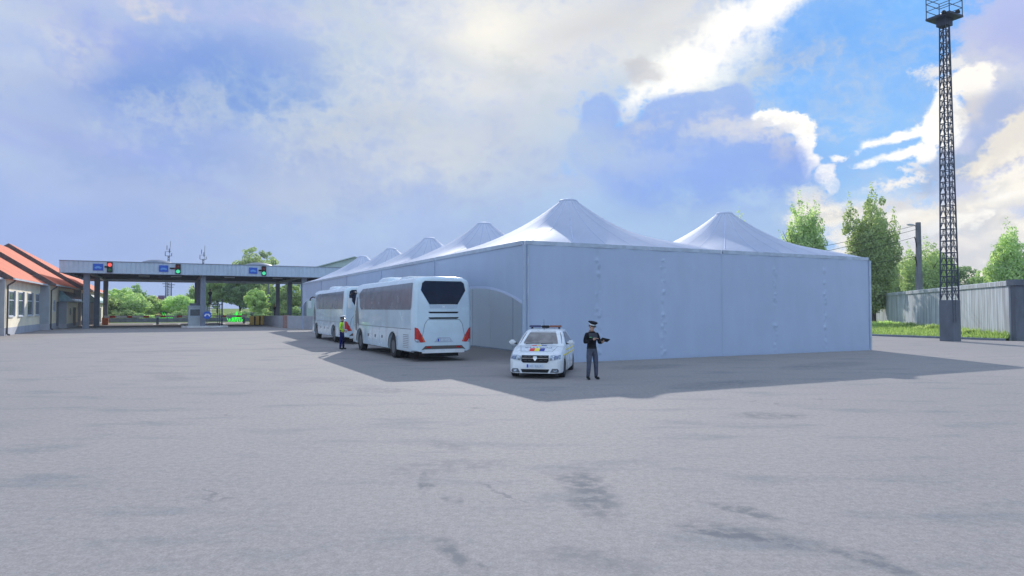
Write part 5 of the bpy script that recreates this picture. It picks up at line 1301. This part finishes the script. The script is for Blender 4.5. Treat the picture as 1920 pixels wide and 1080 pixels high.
def blades(name, mat, n, wx, wy, h, rnd, bw=.03):
    V, F, T = [], [], []
    for k in range(n):
        x, y = rnd.uniform(-wx, wx), rnd.uniform(-wy, wy); hh = h*rnd.uniform(.3, 1.0)*(1-.45*abs(x)/wx); l = rnd.uniform(-.3, .3)*h*.6
        i = len(V); V += [Vector((x-bw, y, -.1)), Vector((x+bw, y, -.1)), Vector((x+l+bw*2.2, y+.05, hh*.65)), Vector((x+l*1.6, y, hh)), Vector((x+l-bw*2, y-.05, hh*.65))]; F.append((i, i+1, i+2, i+3, i+4)); T.append(rnd.random())
    mb = MB(); mb.v = [tuple(v) for v in V]; mb.f = F; mb.m = [0]*len(F); o = mb.build(name, M[mat], recalc=False); set_tone(o, T); return o
vb = [(1662, 592, 78, 40), (1704, 595, 72, 40), (1748, 596, 62, 36), (1815, 606, 53, 34)]
for i, (px, top, Y, wp) in enumerate(vb):
    lab = ('tall pale weeds near the marquee corner on the verge', 'tall pale weeds just before the utility pole', 'tall pale weeds between utility pole and tower', 'tall pale weeds against the wall beside the tower block')[i]
    o = blades('weed_clump', 'leaf_light', 420, wp/FPX*Y*.95, .6, (D(px, top, Y).z-.1)*.62, random.Random(70+i), .035); o.location = (X_at(px, Y), Y, .15); tag(o, lab, 'weeds', 'weeds on the verge')
for px, top, base, lab in ((315, 576, 593, 'vivid neon green plant in front of the dark bush by the booth'), (442, 574, 594, 'vivid neon green plant on the lawn behind the third barrier')):
    Y = 112; o = blades('neon_plant', 'neon', 24, 1.1, .6, D(px, top, Y).z*.85, random.Random(px), .03); o.location = (X_at(px, Y), Y, 0)
    tag(o, lab, 'plant', 'vivid green plants')
# grass tufts over the verge
rnd = random.Random(5); V, F, T = [], [], []
for k in range(16000):
    u, v = rnd.random(), rnd.random()**.8; p = (KA2.lerp(KB, u)).lerp(WF.lerp(WN, u), v)+Z*(.10+.10*v)
    hh = rnd.uniform(.08, .25)+1.1*max(0, v-.55)*rnd.random(); a = rnd.uniform(0, 6.28); dx, dy = math.cos(a)*.05, math.sin(a)*.05; l = Vector((rnd.uniform(-.12, .12), rnd.uniform(-.12, .12), 0))
    i = len(V); V += [p+Vector((-dx, -dy, 0)), p+Vector((dx, dy, 0)), p+l+Z*hh]; F.append((i, i+1, i+2)); T.append(rnd.random())
mb = MB(); mb.v = [tuple(v) for v in V]; mb.f = F; mb.m = [0]*len(F); o = mb.build('grass', M['grassblade'], recalc=False); set_tone(o, T); kind(o, 'stuff')

# ------------------------------------------------------------------ far poles, masts and houses
def mast(px, top, Y, lab, big=True):
    t = thing('antenna_mast', lab, 'mast', (X_at(px, Y), Y, 0), R(20), 'antenna masts'); h = D(px, top, Y).z
    m = MB(); r = .35
    for i in range(3):
        a = 2*math.pi*i/3; m.tube((math.cos(a)*r, math.sin(a)*r, 0), (math.cos(a)*r*.7, math.sin(a)*r*.7, h*.80), .09, n=5)
    for k in range(22):
        z0, z1 = h*.8*k/22, h*.8*(k+1)/22
        for i in range(3):
            a, b_ = 2*math.pi*i/3, 2*math.pi*(i+1)/3; m.tube((math.cos(a)*r*.85, math.sin(a)*r*.85, z0), (math.cos(b_)*r*.85, math.sin(b_)*r*.85, z1), .04, n=4)
    m.build('lattice_shaft', M['tower'], t)
    a_ = MB(); a_.tube((.3, 0, h*.78), (.5, 0, h), .06, n=5); a_.tube((-.9, 0, h*.80), (.9, 0, h*.80), .08, n=5); a_.tube((-.7, 0, h*.86), (.7, 0, h*.86), .06, n=5)
    for x, z0, z1 in ((-.9, .80, .86), (.9, .80, .84), (-.45, .88, .94), (.2, .84, .90)): a_.tube((x, 0, h*z0), (x, 0, h*z1), .10, n=6)
    a_.build('antenna', M['tower'], t)
mast(315, 452, 210, 'lattice antenna mast above the canopy between two signs'); mast(380, 460, 215, 'lattice antenna mast above the canopy over the booth column')
def fpole(px, top, Y, lab, arm=True):
    t = thing('power_pole', lab, 'pole', (X_at(px, Y), Y, 0), 0, 'distant poles'); h = D(px, top, Y).z
    MB().tube((0, 0, 0), (0, 0, h), .22, .14, 8).build('shaft', M['barkpole'], t)
    if arm: MB().b2((-.9, -.06, h*.93), (.9, .06, h*.93+.14)).b2((-.6, -.06, h*.86), (.6, .06, h*.86+.12)).build('cross_arm', M['tower'], t)
fpole(311, 528, 170, 'slender grey pole left of the chimney-like poles'); fpole(321, 530, 172, 'dark pole with cross arms over the yellow green tree'); fpole(362, 535, 175, 'grey pole rising behind the slim tree by the booth')
fpole(490, 520, 150, 'grey pole behind the hazard block trees', False); fpole(483, 522, 160, 'dark thin pole among the trees over the parked cars', False); fpole(503, 515, 135, 'pale pole in front of the thin tree', False); fpole(617, 497, 190, 'pole top with cross arms over the canopy beside the hall')
bo = thing('billboard', 'small purple board on a post between the trees', 'board', (X_at(303, 160), 160, 0)); zz = D(303, 562, 160).z
MB().b2((-.75, -.05, zz), (.75, .05, zz+1.0)).build('panel', M['purple'], bo); MB().tube((0, .08, 0), (0, .08, zz+.5), .06).build('post', M['grey_metal'], bo)
def house(px, base_top, Y, w_, lab, wallm, roofm):
    t = thing('small_house', lab, 'house', (X_at(px, Y), Y, 0), R(20)); h = D(px, base_top, Y).z-1.6
    MB().b2((-w_/2, 0, 0), (w_/2, 6, h)).build('wall', M[wallm], t)
    MB().prism([(-w_/2-.3, -.3, h), (w_/2+.3, -.3, h), (0, -.3, h+1.6)], (0, 6.6, 0)).build('roof', M[roofm], t)
    for x in (-w_*.22, w_*.22):
        f = MB().b2((x-.35, -.05, h*.45), (x+.35, -.003, h*.8)).build('window', M['frame_white'], t); MB().b2((x-.28, -.06, h*.48), (x+.28, -.053, h*.77)).build('pane', M['pane'], f)
house(292, 556, 158, 3.2, 'ochre house with a red roof beyond the barrier', 'house', 'house_roof'); house(374, 552, 170, 5, 'house with a brown red roof half hidden behind the booth', 'wall_grey', 'house_roof')
# fence beyond the ramp
fn = thing('metal_fence', 'thin dark metal fence crossing behind the person on the ramp', 'fence', (0, 0, 0)); a, b_ = D(498, 590, 112), D(566, 590, 112); a.z = b_.z = 0
m = MB()
for z_ in (.9, 1.3): m.tube(a+Z*z_, b_+Z*z_, .04, n=5)
m.build('rail', M['tower'], fn)
for i in range(9): MB().tube(a.lerp(b_, i/8), a.lerp(b_, i/8)+Z*1.35, .045, n=5).build('post', M['tower'], fn)

hm = bpy.data.materials.new('haze_air'); hm.use_nodes = True; hm.node_tree.nodes.clear(); hw = NT(hm.node_tree)
ho = hw.n('ShaderNodeOutputMaterial'); hv = hw.n('ShaderNodeVolumePrincipled', {'Color': (.72, .82, .95), 'Density': .0004, 'Anisotropy': 0.0}); hm.node_tree.links.new(hv.outputs[0], ho.inputs['Volume'])
kind(MB().b2((-190, -14, -1.1), (190, 232, 26)).build('haze', hm), 'stuff')
# ------------------------------------------------------------------ render settings
SC.view_settings.view_transform = 'Standard'; SC.view_settings.look = 'None'; SC.view_settings.exposure = 0; SC.view_settings.gamma = 1
SC.render.engine = 'CYCLES'
SC.cycles.max_bounces = 6; SC.cycles.diffuse_bounces = 4; SC.cycles.volume_bounces = 0; SC.cycles.transparent_max_bounces = 4
SC.cycles.use_denoising = True
